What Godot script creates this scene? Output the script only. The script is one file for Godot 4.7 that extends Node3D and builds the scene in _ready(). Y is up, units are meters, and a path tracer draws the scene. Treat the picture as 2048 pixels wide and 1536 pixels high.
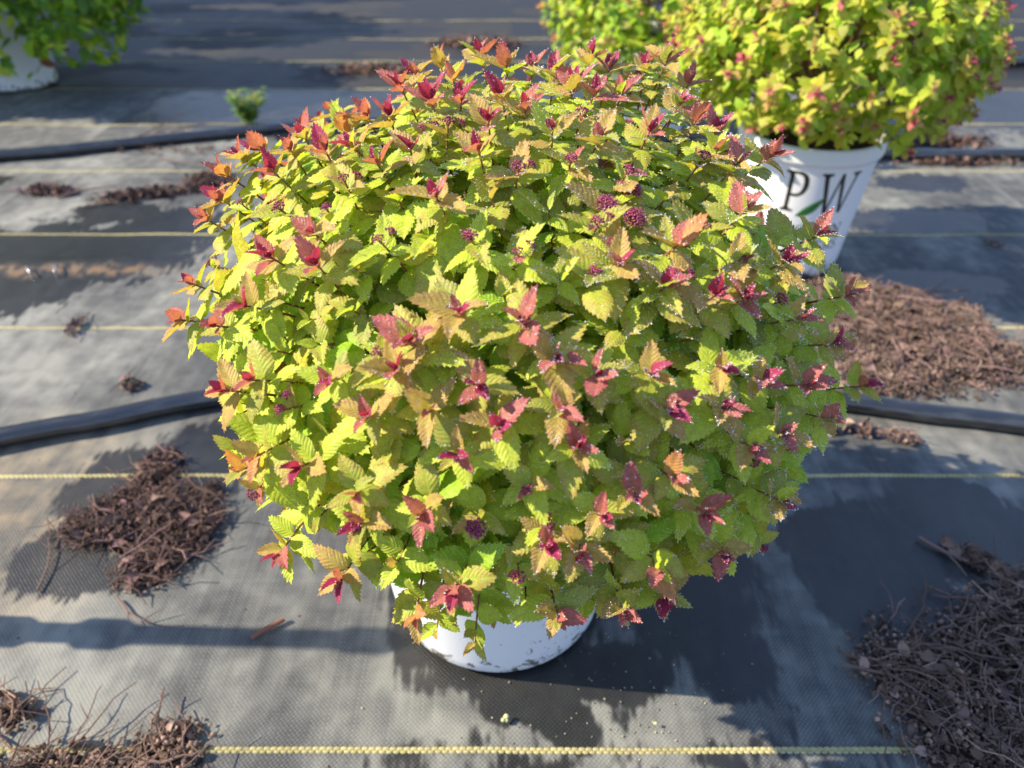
extends Node3D

# ---------------------------------------------------------------- constants
const EYE := Vector3(0.0, 0.577, 0.0)
const PITCH := 38.0
const FOCAL := 1420.0 / 1024.0          # focal length in half picture widths
const SUNWARD := Vector3(-0.80, 0.60, -0.02)   # leaves turn a little towards the light
const TILE := 2.0                       # metres covered by the ground maps
const TILE_X := -1.0
const TILE_D := 0.1

var used := {}
var rng := RandomNumberGenerator.new()
var leaf_mats := []
var leaf_hi := []
var leaf_young := []
var leaf_lo := []
var bud_mesh := []
var bloom_mesh := []
var stem_mat: StandardMaterial3D
var bud_mat: StandardMaterial3D
var dew_mat: StandardMaterial3D
var soil_mat: StandardMaterial3D
var twig_mat: StandardMaterial3D
var pipe_mat: StandardMaterial3D
var crumb_mat: StandardMaterial3D
var flake_mesh: ArrayMesh
var chunk_mesh: ArrayMesh
var stalk_mesh: ArrayMesh
var head_mesh: ArrayMesh

func numbered(called: String) -> String:
	var n: int = used.get(called, 0)
	used[called] = n + 1
	return called if n == 0 else "%s_%03d" % [called, n]

func thing(called: String, label: String, category: String, at := Vector3.ZERO, group := "") -> Node3D:
	var o := Node3D.new()
	o.name = numbered(called)
	add_child(o)
	o.position = at
	tag(o, label, category, group)
	return o

func tag(o: Node, label: String, category: String, group := "") -> void:
	o.set_meta("label", label)
	o.set_meta("category", category)
	if group:
		o.set_meta("group", group)

func part(called: String, mesh: Mesh, mat: Material, parent: Node3D) -> MeshInstance3D:
	var o := MeshInstance3D.new()
	o.name = called
	o.mesh = mesh
	if mat:
		o.material_override = mat
	parent.add_child(o, true)
	return o

func mat(c: Color, rough: float, spec := 0.5) -> StandardMaterial3D:
	var m := StandardMaterial3D.new()
	m.albedo_color = c
	m.roughness = rough
	m.metallic_specular = spec
	return m

# a bag of triangles that is committed as one mesh
class Bag:
	var v := PackedVector3Array()
	var n := PackedVector3Array()
	var uv := PackedVector2Array()
	var c := PackedColorArray()
	var i := PackedInt32Array()
	var colored := false
	func tri(a: int, b: int, d: int, want: Vector3) -> void:
		# front faces run clockwise
		var f := (v[d] - v[a]).cross(v[b] - v[a])
		if f.dot(want) >= 0.0:
			i.append(a); i.append(b); i.append(d)
		else:
			i.append(a); i.append(d); i.append(b)
	func mesh() -> ArrayMesh:
		var m := ArrayMesh.new()
		m.add_surface_from_arrays(Mesh.PRIMITIVE_TRIANGLES, arrays())
		return m
	func arrays() -> Array:
		var a := []
		a.resize(Mesh.ARRAY_MAX)
		a[Mesh.ARRAY_VERTEX] = v
		a[Mesh.ARRAY_NORMAL] = n
		if uv.size() == v.size():
			a[Mesh.ARRAY_TEX_UV] = uv
		if colored:
			a[Mesh.ARRAY_COLOR] = c
		a[Mesh.ARRAY_INDEX] = i
		return a
	func smooth() -> void:
		n.resize(v.size())
		n.fill(Vector3.ZERO)
		for k in range(0, i.size(), 3):
			var f := (v[i[k + 2]] - v[i[k]]).cross(v[i[k + 1]] - v[i[k]])
			n[i[k]] += f; n[i[k + 1]] += f; n[i[k + 2]] += f
		for k in n.size():
			n[k] = n[k].normalized() if n[k].length() > 1e-14 else Vector3.UP

func bez(a: Vector3, b: Vector3, c: Vector3, t: float) -> Vector3:
	return a.lerp(b, t).lerp(b.lerp(c, t), t)

# a tube through points with a radius each
func tube(bag: Bag, pts: Array, rad: Array, sides: int, caps := true, col := Color.WHITE) -> void:
	var first := bag.v.size()
	var side := Vector3.RIGHT
	var along := 0.0
	for k in pts.size():
		var dir: Vector3 = (pts[mini(k + 1, pts.size() - 1)] - pts[maxi(k - 1, 0)]).normalized()
		if absf(dir.dot(side)) > 0.9:
			side = Vector3.FORWARD if absf(dir.dot(Vector3.FORWARD)) < 0.9 else Vector3.UP
		side = (side - dir * dir.dot(side)).normalized()
		var other := dir.cross(side)
		if k > 0:
			along += (pts[k] - pts[k - 1]).length()
		for s in sides + 1:
			var a := TAU * s / sides
			var o := side * cos(a) + other * sin(a)
			bag.v.append(pts[k] + o * rad[k])
			bag.n.append(o)
			bag.uv.append(Vector2(float(s) / sides, along))
			bag.c.append(col)
	var w := sides + 1
	for k in pts.size() - 1:
		for s in sides:
			var p := first + k * w + s
			bag.tri(p, p + 1, p + w, bag.n[p] + bag.n[p + 1])
			bag.tri(p + 1, p + w + 1, p + w, bag.n[p] + bag.n[p + 1])
	if caps:
		for e in [0, pts.size() - 1]:
			var out: Vector3 = (pts[e] - pts[1 if e == 0 else e - 1]).normalized()
			var m := bag.v.size()
			for s in sides:
				bag.v.append(bag.v[first + e * w + s]); bag.n.append(out); bag.uv.append(Vector2.ZERO); bag.c.append(col)
			for s in range(1, sides - 1):
				bag.tri(m, m + s, m + s + 1, out)

# a surface of revolution from (radius, height) pairs; u runs round, 0.5 faces +z
func lathe(profile: Array, seg: int, wobble := 0.0) -> Bag:
	var b := Bag.new()
	var n := profile.size()
	var len := 0.0
	for k in range(1, n):
		len += profile[k].distance_to(profile[k - 1])
	var run := 0.0
	for k in n:
		if k > 0:
			run += profile[k].distance_to(profile[k - 1])
		var t: Vector2 = (profile[mini(k + 1, n - 1)] - profile[maxi(k - 1, 0)]).normalized()
		var nn := Vector2(-t.y, t.x)
		for s in seg + 1:
			var a := (float(s) / seg - 0.5) * TAU
			var r: float = profile[k].x * (1.0 + wobble * sin(a * 3.0 + 0.7) + wobble * 0.6 * sin(a * 2.0 + 2.0))
			b.v.append(Vector3(sin(a) * r, profile[k].y, cos(a) * r))
			b.n.append(Vector3(sin(a) * nn.x, nn.y, cos(a) * nn.x))
			b.uv.append(Vector2(float(s) / seg, run / len))
	var w := seg + 1
	for k in n - 1:
		for s in seg:
			var p := k * w + s
			b.tri(p, p + 1, p + w, b.n[p] + b.n[p + w])
			b.tri(p + 1, p + w + 1, p + w, b.n[p] + b.n[p + w])
	return b

# ---------------------------------------------------------------- leaves
func leaf_bag(seed_: int, n: int, half: float, fold: float, curl: float, wave: float, tooth: float, mid_row: bool) -> Bag:
	var r := RandomNumberGenerator.new()
	r.seed = seed_
	var b := Bag.new()
	var twist := r.randf_range(-0.25, 0.25)
	var lean := r.randf_range(-0.08, 0.08)
	var wide := func(t: float) -> float:
		return half * pow(maxf(sin(PI * pow(t, 0.66)), 0.0), 0.90) * (1.06 - 0.22 * t * t)
	var place := func(x: float, t: float, lift: float) -> Vector3:
		var z := t * (1.0 - 0.22 * curl * curl * t)
		var y := -curl * t * t * 0.55 + fold * absf(x) - 0.9 * x * x + lift
		var a := twist * t
		return Vector3(x * cos(a) + lean * t * t - y * sin(a) * 0.4, y + x * sin(a), z)
	var put := func(p: Vector3, x: float, t: float) -> int:
		b.v.append(p)
		b.uv.append(Vector2(clampf(0.5 + x / (half * 2.5), 0.01, 0.99), clampf(t, 0.01, 0.99)))
		return b.v.size() - 1
	var mids := []
	for k in n + 1:
		var t := float(k) / n
		mids.append(put.call(place.call(0.0, t, 0.0), 0.0, t))
	for side in [-1.0, 1.0]:
		var inner := []
		var edge := []
		for k in n + 1:
			var t := float(k) / n
			var w: float = wide.call(t)
			if mid_row:
				inner.append(put.call(place.call(side * w * 0.52, t, w * 0.10 + r.randf_range(-0.012, 0.012)), side * w * 0.52, t))
			edge.append(put.call(place.call(side * w, t, wave * sin(t * 11.0 + side + seed_) * w + r.randf_range(-0.01, 0.01)), side * w, t))
		for k in n:
			var a: Array = inner if mid_row else mids
			if mid_row:
				b.tri(mids[k], inner[k], inner[k + 1], Vector3.UP)
				b.tri(mids[k], inner[k + 1], mids[k + 1], Vector3.UP)
			b.tri(a[k], edge[k], edge[k + 1], Vector3.UP)
			b.tri(a[k], edge[k + 1], a[k + 1], Vector3.UP)
			if k > 0 and tooth > 0.0 and k < n - 1:
				var t := (k + 0.72) / n
				var x: float = side * (wide.call(t) + tooth * r.randf_range(0.7, 1.2))
				var tip: int = put.call(place.call(x, t + 0.45 / n, r.randf_range(-0.015, 0.02)), x, t)
				b.tri(edge[k], tip, edge[k + 1], Vector3.UP)
	# petiole
	var q := []
	for e in [[-0.02, 0.0], [0.02, 0.0], [-0.012, -0.11], [0.012, -0.11]]:
		q.append(put.call(Vector3(e[0], 0.0, e[1]), 0.0, 0.02))
	b.tri(q[0], q[1], q[2], Vector3.UP)
	b.tri(q[1], q[3], q[2], Vector3.UP)
	b.smooth()
	return b

func srgb(r: float, g: float, b: float) -> Color:
	return Color(r / 255.0, g / 255.0, b / 255.0)

func leaf_material(called: String, base: Color, tip: Color, rib: Color, seed_: int, spread: float, height: Texture2D) -> StandardMaterial3D:
	var w := 96
	var h := 144
	var im := Image.create_empty(w, h, false, Image.FORMAT_RGB8)
	var no := FastNoiseLite.new()
	no.seed = seed_
	no.frequency = 0.035
	var fine := FastNoiseLite.new()
	fine.seed = seed_ + 9
	fine.frequency = 0.16
	for y in h:
		var t := float(y) / h
		for x in w:
			var s := absf(float(x) / w - 0.5) * 2.0
			var q := t * 8.5 - s * 2.6
			var ph := q - floorf(q)
			var line := maxf(1.0 - minf(ph, 1.0 - ph) / 0.10, 0.0) * 0.55
			line = maxf(line, 1.0 - s / 0.035)
			var k := clampf((t - 0.5) * 1.3 + (s - 0.35) * 0.7 + no.get_noise_2d(x, y) * spread + 0.35, 0.0, 1.0)
			var c := base.lerp(tip, k).lerp(rib, clampf(line, 0.0, 1.0) * 0.38)
			var f := 1.0 + fine.get_noise_2d(x, y) * 0.16 + no.get_noise_2d(y + 300.0, x) * 0.10
			if fine.get_noise_2d(x * 1.7 + 900.0, y * 1.7) > 0.55:
				f *= 0.72
			im.set_pixel(x, y, Color(clampf(c.r * f, 0, 1), clampf(c.g * f, 0, 1), clampf(c.b * f, 0, 1)))
	var m := StandardMaterial3D.new()
	m.resource_name = called
	m.albedo_texture = ImageTexture.create_from_image(im)
	m.roughness = 0.52
	m.metallic_specular = 0.42
	m.heightmap_enabled = true
	m.heightmap_texture = height
	m.heightmap_scale = 0.020
	m.backlight_enabled = true
	m.backlight = Color(0.97, 0.97, 0.74)
	m.texture_repeat = false
	return m

func make_leaf_library() -> void:
	var w := 96
	var h := 144
	var hm := Image.create_empty(w, h, false, Image.FORMAT_RGB8)
	var no := FastNoiseLite.new()
	no.seed = 77
	no.frequency = 0.12
	for y in h:
		for x in w:
			var s := absf(float(x) / w - 0.5) * 2.0
			var q := float(y) / h * 8.5 - s * 2.6
			var ph := q - floorf(q)
			var v := sin(PI * ph) * (0.35 + 0.65 * minf(s * 4.0, 1.0)) * minf(s * 9.0, 1.0)
			v = clampf(v * 0.8 + no.get_noise_2d(x, y) * 0.28 + 0.1, 0.0, 1.0)
			hm.set_pixel(x, y, Color(v, v, v))
	var height := ImageTexture.create_from_image(hm)
	var defs := [
		["lime_leaf", srgb(188, 206, 66), srgb(196, 206, 78), srgb(204, 212, 106)],         # 0
		["green_leaf", srgb(156, 194, 54), srgb(166, 196, 58), srgb(174, 200, 84)],        # 1
		["bronze_edged_leaf", srgb(178, 190, 70), srgb(188, 162, 88), srgb(190, 186, 98)], # 2
		["bronze_leaf", srgb(190, 172, 90), srgb(190, 150, 94), srgb(182, 138, 88)],       # 3
		["rose_leaf", srgb(190, 122, 106), srgb(186, 98, 106), srgb(166, 76, 92)],           # 4
		["crimson_leaf", srgb(164, 54, 88), srgb(172, 60, 102), srgb(136, 40, 80)],         # 5
		["orange_leaf", srgb(200, 152, 88), srgb(196, 128, 92), srgb(184, 116, 84)],       # 6
		["yellow_leaf", srgb(192, 190, 58), srgb(198, 184, 64), srgb(200, 194, 96)],       # 7
		["olive_leaf", srgb(162, 176, 76), srgb(178, 168, 90), srgb(174, 174, 98)],        # 8
		["withered_leaf", srgb(140, 92, 56), srgb(122, 76, 50), srgb(104, 66, 48)],        # 9
		["deep_green_leaf", srgb(100, 142, 54), srgb(112, 150, 60), srgb(126, 158, 76)],   # 10
	]
	for k in defs.size():
		var d: Array = defs[k]
		leaf_mats.append(leaf_material(d[0], d[1], d[2], d[3], 40 + k, 0.55, height))
	var vr := RandomNumberGenerator.new()
	vr.seed = 404
	for k in 14:
		leaf_hi.append(leaf_bag(100 + k, 9 + k % 3, vr.randf_range(0.21, 0.30), vr.randf_range(0.05, 0.42), vr.randf_range(0.05, 0.9), vr.randf_range(0.06, 0.2), vr.randf_range(0.024, 0.042), true))
	for k in 8:
		leaf_young.append(leaf_bag(200 + k, 8, vr.randf_range(0.19, 0.26), vr.randf_range(0.3, 0.8), vr.randf_range(-0.25, 0.6), 0.12, 0.04, true))
	for k in 8:
		leaf_lo.append(leaf_bag(300 + k, 5, vr.randf_range(0.21, 0.28), vr.randf_range(0.1, 0.5), vr.randf_range(0.1, 0.8), 0.08, 0.03, false))
	# bud heads and open blooms
	for k in 3:
		bud_mesh.append(flower_bag(500 + k, 38, 1.0, 14).mesh())
		bloom_mesh.append(flower_bag(520 + k, 56, 1.0, 150).mesh())
	stem_mat = mat(srgb(128, 62, 44), 0.55)
	stem_mat.vertex_color_use_as_albedo = true
	stem_mat.albedo_color = Color.WHITE
	bud_mat = mat(Color.WHITE, 0.5)
	bud_mat.vertex_color_use_as_albedo = true
	bud_mat.resource_name = "flower_bud"
	dew_mat = mat(Color(0.95, 0.97, 0.97, 0.25), 0.12, 0.6)
	dew_mat.transparency = BaseMaterial3D.TRANSPARENCY_ALPHA
	dew_mat.resource_name = "dew"

func ball(b: Bag, at: Vector3, r: float, col: Color, squash := 1.0) -> void:
	var first := b.v.size()
	var rings := [[0.0, 1.0, 1], [0.80, 0.6, 5], [0.95, -0.25, 5], [0.0, -1.0, 1]]
	for g in rings:
		for s in g[2]:
			var a: float = TAU * s / 5.0 + g[1]
			var o := Vector3(cos(a) * g[0], g[1], sin(a) * g[0])
			b.v.append(at + Vector3(o.x, o.y * squash, o.z) * r)
			b.n.append(o.normalized())
			b.uv.append(Vector2.ZERO)
			b.c.append(col)
	for s in 5:
		var e := (s + 1) % 5
		b.tri(first, first + 1 + s, first + 1 + e, b.n[first + 1 + s] + b.n[first])
		b.tri(first + 1 + s, first + 6 + s, first + 1 + e, b.n[first + 1 + s])
		b.tri(first + 6 + s, first + 6 + e, first + 1 + e, b.n[first + 6 + s])
		b.tri(first + 11, first + 6 + s, first + 6 + e, Vector3.DOWN + b.n[first + 6 + s])

# a rounded head of buds about one unit in radius, +y is its axis
func flower_bag(seed_: int, count: int, radius: float, hairs: int) -> Bag:
	var r := RandomNumberGenerator.new()
	r.seed = seed_
	var b := Bag.new()
	b.colored = true
	for k in count:
		var t := (k + 0.5) / count
		var a := k * 2.39996 + r.randf_range(-0.3, 0.3)
		var rr := sqrt(t) * radius
		var p := Vector3(cos(a) * rr, (1.0 - t) * 0.55 * radius + r.randf_range(-0.12, 0.15), sin(a) * rr)
		var tone := r.randf()
		var col := Color(0.16, 0.012, 0.030).lerp(Color(0.36, 0.06, 0.11), tone * tone)
		if hairs and tone > 0.4:
			col = Color(0.36, 0.04, 0.13).lerp(Color(0.18, 0.015, 0.06), r.randf())
		ball(b, p, radius * r.randf_range(0.09, 0.19), col)
		if k % 4 == 0:
			tube(b, [Vector3(0, -0.9, 0), p * 0.9], [0.05, 0.04], 3, false, Color(0.16, 0.05, 0.05))
	for k in hairs:
		var o := Vector3(r.randfn(), absf(r.randfn()) + 0.2, r.randfn()).normalized()
		var s := Vector3(o.x * 0.8, o.y * 0.5, o.z * 0.8) * radius
		var e := s + o * r.randf_range(0.25, 0.5)
		tube(b, [s, e], [0.022, 0.018], 3, false, Color(0.34, 0.05, 0.13))
		ball(b, e, 0.05, Color(0.34, 0.09, 0.16))
	return b

# a leaf: basis with z along the blade and y as its upper face
func leaf_at(list: Array, at: Vector3, dir: Vector3, face: Vector3, len: float, cls: int, young: bool) -> void:
	var z := dir.normalized()
	var y := face - z * z.dot(face)
	if y.length() < 0.05:
		y = Vector3.UP - z * z.y + Vector3(0.01, 0, 0)
	y = y.normalized()
	var x := y.cross(z)
	list.append([Transform3D(Basis(x * len, y * len, z * len), at), cls, young, rng.randi()])

func pick(a: Array) -> int:
	return a[rng.randi() % a.size()]

# grows one shoot to a point on the dome; kinds: 0 red tip, 1 orange tip, 2 buds, 3 bloom, 4 buds in red leaves, 5 green
func shoot(b: Dictionary, u: Vector3, kind: int) -> void:
	var c: Vector3 = b.c
	var a: Vector3 = b.a
	var size: float = b.leaf
	var end := c + Vector3(u.x * a.x, u.y * a.y, u.z * a.z)
	var out := Vector3(u.x / a.x, u.y / a.y, u.z / a.z).normalized()
	var foot := Vector3(rng.randf_range(-0.05, 0.05), b.soil, rng.randf_range(-0.05, 0.05))
	var mid := c + Vector3(u.x * a.x * 0.62, u.y * a.y * 0.42 + 0.005, u.z * a.z * 0.62) + Vector3(rng.randfn(), rng.randfn(), rng.randfn()) * 0.012
	var axis := ((end - mid).normalized() * 0.75 + Vector3.UP * 0.32).normalized()
	# stem
	var pts := []
	var rad := []
	for k in 7:
		var t := 0.30 + 0.70 * k / 6.0
		pts.append(bez(foot, mid, end, t))
		rad.append(lerpf(0.0016, 0.00065, k / 6.0) * size / 0.03)
	b.stems.append([pts, rad, rng.randf()])
	var full := foot.distance_to(mid) + mid.distance_to(end)
	var spin := rng.randf() * TAU
	var side := axis.cross(Vector3(0.3, 0.5, 0.81)).normalized()
	var other := axis.cross(side)
	# from the tip down: [distance below the tip, length, lean from the axis, classes]
	var plan := []
	var red: float = b.red
	if kind == 0 or kind == 4:
		plan = [[0.0, 0.32, 0.28, [5]], [0.001, 0.42, 0.42, [5, 5, 4]], [0.002, 0.48, 0.62, [4, 5, 4]], [0.004, 0.56, 0.85, [4, 3, 4]], [0.006, 0.62, 1.0, [3, 3, 4]], [0.009, 0.66, 1.1, [3, 2, 3]], [0.012, 0.74, 1.15, [2, 3, 0]], [0.015, 0.80, 1.25, [2, 8, 0]], [0.019, 0.86, 1.3, [0, 0, 2]], [0.024, 0.92, 1.35, [0, 0, 2]]]
	elif kind == 1:
		plan = [[0.0, 0.38, 0.35, [4]], [0.001, 0.50, 0.5, [6, 4]], [0.003, 0.60, 0.7, [6, 3]], [0.006, 0.66, 0.95, [3, 6]], [0.010, 0.72, 1.1, [3, 2]], [0.014, 0.80, 1.2, [2, 7]], [0.018, 0.86, 1.25, [0, 2]], [0.023, 0.9, 1.3, [0, 7]]]
	elif kind == 2 or kind == 3:
		plan = [[0.004, 0.34, 0.9, [4, 3]], [0.008, 0.54, 1.0, [3, 2, 0]], [0.011, 0.66, 1.1, [2, 0, 3]], [0.015, 0.76, 1.15, [2, 0, 0]], [0.019, 0.84, 1.25, [0, 0, 2]], [0.024, 0.9, 1.3, [0, 2, 0]]]
	else:
		plan = [[0.0, 0.40, 0.5, [2, 0, 3]], [0.003, 0.56, 0.8, [2, 0]], [0.008, 0.74, 1.05, [0, 2]], [0.014, 0.86, 1.2, [0, 8]], [0.021, 0.95, 1.3, [0, 1]]]
	var down := 0.030
	for k in 7:
		plan.append([down, rng.randf_range(0.84, 1.12), rng.randf_range(1.2, 1.55), [0, 0, 0, 1, 2, 8, 7] if k < 2 else [0, 0, 1, 1, 0, 1]])
		down += rng.randf_range(0.007, 0.011)
	for p in plan:
		spin += 2.39996 + rng.randf_range(-0.25, 0.25)
		var t: float = clampf(1.0 - p[0] * (size / 0.028) / full * 1.05, 0.05, 1.0)
		var at := bez(foot, mid, end, t)
		var round := side * cos(spin) + other * sin(spin)
		var dir: Vector3 = axis * cos(p[2]) + round * sin(p[2])
		dir = (dir + Vector3.DOWN * 0.16 * p[1]).normalized()
		if p[0] > 0.02 and dir.dot(out) < -0.1:
			dir = (dir - out * dir.dot(out) * 1.4).normalized()
		var face := (Vector3.UP * 0.68 + out * 0.46 + axis * 0.14 + SUNWARD * 0.46 + Vector3(rng.randfn(), rng.randfn(), rng.randfn()) * 0.16)
		var cls := pick(p[3])
		if cls in [3, 4, 5, 6] and rng.randf() > red:
			cls = pick([0, 2, 8])
		if red < 0.2 and cls != 9 and rng.randf() < 0.92:
			cls = pick([10, 10, 1])
		elif red < 0.5 and cls in [0, 2, 7, 8] and rng.randf() < 0.6:
			cls = pick([1, 10])
		var vigour := 1.22 if u.y > 0.6 and p[1] < 0.7 else 1.0    # the shoots on the crown are the most vigorous
		leaf_at(b.leaves, at, dir, face, size * vigour * p[1] * rng.randf_range(0.76, 1.28), cls, p[1] < 0.7)
	if kind == 2 or kind == 4:
		b.buds.append([end + axis * 0.002, axis, size * rng.randf_range(0.11, 0.16), 0])
		if rng.randf() < 0.4:
			b.buds.append([end + axis * 0.001 + side * size * 0.28, (axis + side).normalized(), size * 0.12, 0])
	elif kind == 3:
		b.buds.append([end, axis, size * rng.randf_range(0.18, 0.23), 1])

# a bush is never a true dome: some sides have outgrown others
func uneven(u: Vector3, b: Dictionary) -> float:
	return 1.0 + 0.13 * swell.get_noise_3d(u.x * 0.8 + b.c.y * 50.0, u.y * 0.8, u.z * 0.8)

func fill(b: Dictionary, count: int, near: float, far: float, low: float, classes: Array) -> void:
	for k in count:
		var u := Vector3.ZERO
		while true:
			u = Vector3(rng.randfn(), rng.randfn(), rng.randfn()).normalized()
			if u.y > low:
				break
		var a: Vector3 = b.a
		var out := Vector3(u.x / a.x, u.y / a.y, u.z / a.z).normalized()
		var at: Vector3 = b.c + Vector3(u.x * a.x, u.y * a.y, u.z * a.z) * rng.randf_range(near, far) * uneven(u, b)
		var flat := Vector3(rng.randfn(), rng.randfn(), rng.randfn())
		flat = (flat - out * flat.dot(out)).normalized()
		var dir := (flat * 0.75 + Vector3(out.x, out.y * 0.3, out.z) * rng.randf_range(0.2, 1.0) + Vector3.DOWN * 0.2).normalized()
		var face := Vector3.UP * 0.68 + out * 0.52 + SUNWARD * 0.46 + Vector3(rng.randfn(), rng.randfn(), rng.randfn()) * 0.2
		at.x -= b.lean * (at.y - b.c.y)
		leaf_at(b.leaves, at - dir * 0.010, dir, face, b.leaf * rng.randf_range(0.60, 1.32), 9 if rng.randf() < 0.012 else pick(classes), false)

# which leaves the picture shows largest: samples of every blade sorted into coarse cells by distance
func seen_cells(leaves: Array, origin: Vector3) -> PackedInt32Array:
	var cw := 342
	var ch := 256
	var depth := PackedFloat32Array()
	depth.resize(cw * ch)
	depth.fill(1e9)
	var who := PackedInt32Array()
	who.resize(cw * ch)
	who.fill(-1)
	var p := deg_to_rad(PITCH)
	var fw := Vector3(0, -sin(p), -cos(p))
	var up := Vector3(0, cos(p), -sin(p))
	for k in leaves.size():
		var t: Transform3D = leaves[k][0]
		for j in 9:
			var s := (j + 0.5) / 9.0
			var w := 0.30 * sin(PI * pow(s, 0.74))
			for e in 5:
				var q := t * Vector3(w * (e - 2) * 0.5, 0.0, s) + origin - EYE
				var z := q.dot(fw)
				if z < 0.05:
					continue
				var x := int((0.5 + 0.5 * FOCAL * q.x / z) * cw)
				var y := int((0.5 - 0.5 * FOCAL * 4.0 / 3.0 * q.dot(up) / z) * ch)
				if x < 0 or y < 0 or x >= cw or y >= ch:
					continue
				if z < depth[y * cw + x]:
					depth[y * cw + x] = z
					who[y * cw + x] = k
	var count := PackedInt32Array()
	count.resize(leaves.size())
	for k in who:
		if k >= 0:
			count[k] += 1
	return count

func merged_leaves(leaves: Array, which: Array, lo: bool) -> ArrayMesh:
	var bags := {}
	for k in which:
		var l: Array = leaves[k]
		var src: Bag = leaf_shape(l, lo)
		if not bags.has(l[1]):
			bags[l[1]] = Bag.new()
		var b: Bag = bags[l[1]]
		var t: Transform3D = l[0]
		var first := b.v.size()
		b.v.append_array(t * src.v)
		b.n.append_array(Transform3D(t.basis.orthonormalized(), Vector3.ZERO) * src.n)
		b.uv.append_array(src.uv)
		for i in src.i:
			b.i.append(first + i)
	var m := ArrayMesh.new()
	for cls in bags:
		m.add_surface_from_arrays(Mesh.PRIMITIVE_TRIANGLES, bags[cls].arrays())
		m.surface_set_material(m.get_surface_count() - 1, leaf_mats[cls])
	return m

func leaf_shape(l: Array, lo: bool) -> Bag:
	if lo:
		return leaf_lo[l[3] % leaf_lo.size()]
	return leaf_young[l[3] % leaf_young.size()] if l[2] else leaf_hi[l[3] % leaf_hi.size()]

var shape_meshes := {}
func shape_mesh(b: Bag) -> ArrayMesh:
	if not shape_meshes.has(b):
		shape_meshes[b] = b.mesh()
	return shape_meshes[b]

# tips: flat list of ux, uy, uz (hundredths) and kind, or empty for an even spread
func grow(o: Node3D, set_: Dictionary, tips: Array) -> void:
	rng.seed = set_.seed
	var b := {"c": set_.c, "a": set_.a, "leaf": set_.leaf, "soil": set_.get("soil", 0.197), "red": set_.red, "lean": set_.get("lean", 0.0), "leaves": [], "stems": [], "buds": []}
	var ends := []
	for k in range(0, tips.size(), 4):
		var u := Vector3(tips[k], tips[k + 1], tips[k + 2]) / 100.0
		ends.append(u.normalized())
		shoot(b, u, tips[k + 3])
	var n: int = set_.shoots
	for k in n:
		var y: float = 1.0 - (k + 0.5) / n * (1.0 - maxf(set_.low, -0.5))
		var a := k * 2.39996 + rng.randf_range(-0.2, 0.2)
		var u := Vector3(cos(a) * sqrt(1.0 - y * y), y, sin(a) * sqrt(1.0 - y * y))
		var free := true
		for e in ends:
			if u.dot(e) > 0.975:
				free = false
				break
		if not free:
			continue
		var f := rng.randf()
		var kind := 0 if f < 0.56 else 1 if f < 0.62 else 2 if f < 0.70 else 5
		if tips.size() and u.z > -0.25:
			kind = 5 if f < 0.65 else kind
		u *= uneven(u, b) * rng.randf_range(0.95, 1.06) * (0.93 if kind == 5 else 1.0)
		u.x -= b.lean * u.y * b.a.y / b.a.x
		shoot(b, u, kind)
	fill(b, set_.outer, 0.80, 0.94, set_.low, [0, 0, 0, 1, 0, 7, 0, 2] if set_.red > 0.4 else [1, 1, 10, 0, 10])
	fill(b, set_.inner, 0.55, 0.84, set_.low, [1, 0, 0, 1] if set_.red > 0.4 else [1, 1, 10])
	var lo: bool = set_.lo
	var leaves: Array = b.leaves
	var single := {}
	var cells := PackedInt32Array()
	if set_.single:
		cells = seen_cells(leaves, o.position)
		var order := range(leaves.size())
		order.sort_custom(func(p, q): return cells[p] > cells[q])
		for k in mini(300, order.size()):
			if cells[order[k]] > 0:
				single[order[k]] = true
	var rest := []
	for k in leaves.size():
		if not single.has(k):
			rest.append(k)
	for k in single:
		var l: Array = leaves[k]
		var m := part("leaf", shape_mesh(leaf_shape(l, lo)), leaf_mats[l[1]], o)
		m.transform = l[0]
	var f := part("foliage", merged_leaves(leaves, rest, lo), null, o)
	f.set_meta("kind", "stuff")
	# stems: tan wood low down, reddish near the tips
	var all := Bag.new()
	all.colored = true
	for s in b.stems:
		var bag := Bag.new() if set_.single else all
		bag.colored = true
		tube(bag, s[0], s[1], 5 if not lo else 4, false, Color(0.20, 0.055, 0.030).lerp(Color(0.26, 0.12, 0.05), s[2]))
		if set_.single:
			part("stem", bag.mesh(), stem_mat, o)
	if not set_.single:
		part("stems", all.mesh(), stem_mat, o).set_meta("kind", "stuff")
	var heads := Bag.new()
	heads.colored = true
	for q in b.buds:
		var up: Vector3 = q[1]
		var x := up.cross(Vector3(0.2, 0.3, 0.93)).normalized()
		var list: Array = bloom_mesh if q[3] else bud_mesh
		var m := part("flower_head", list[rng.randi() % list.size()], bud_mat, o)
		m.transform = Transform3D(Basis(x, up, x.cross(up)) * Basis.from_scale(Vector3.ONE * q[2]), q[0])
	if set_.get("dew", 0.0) > 0.0:
		dew(o, leaves, cells, set_.dew)

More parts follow.
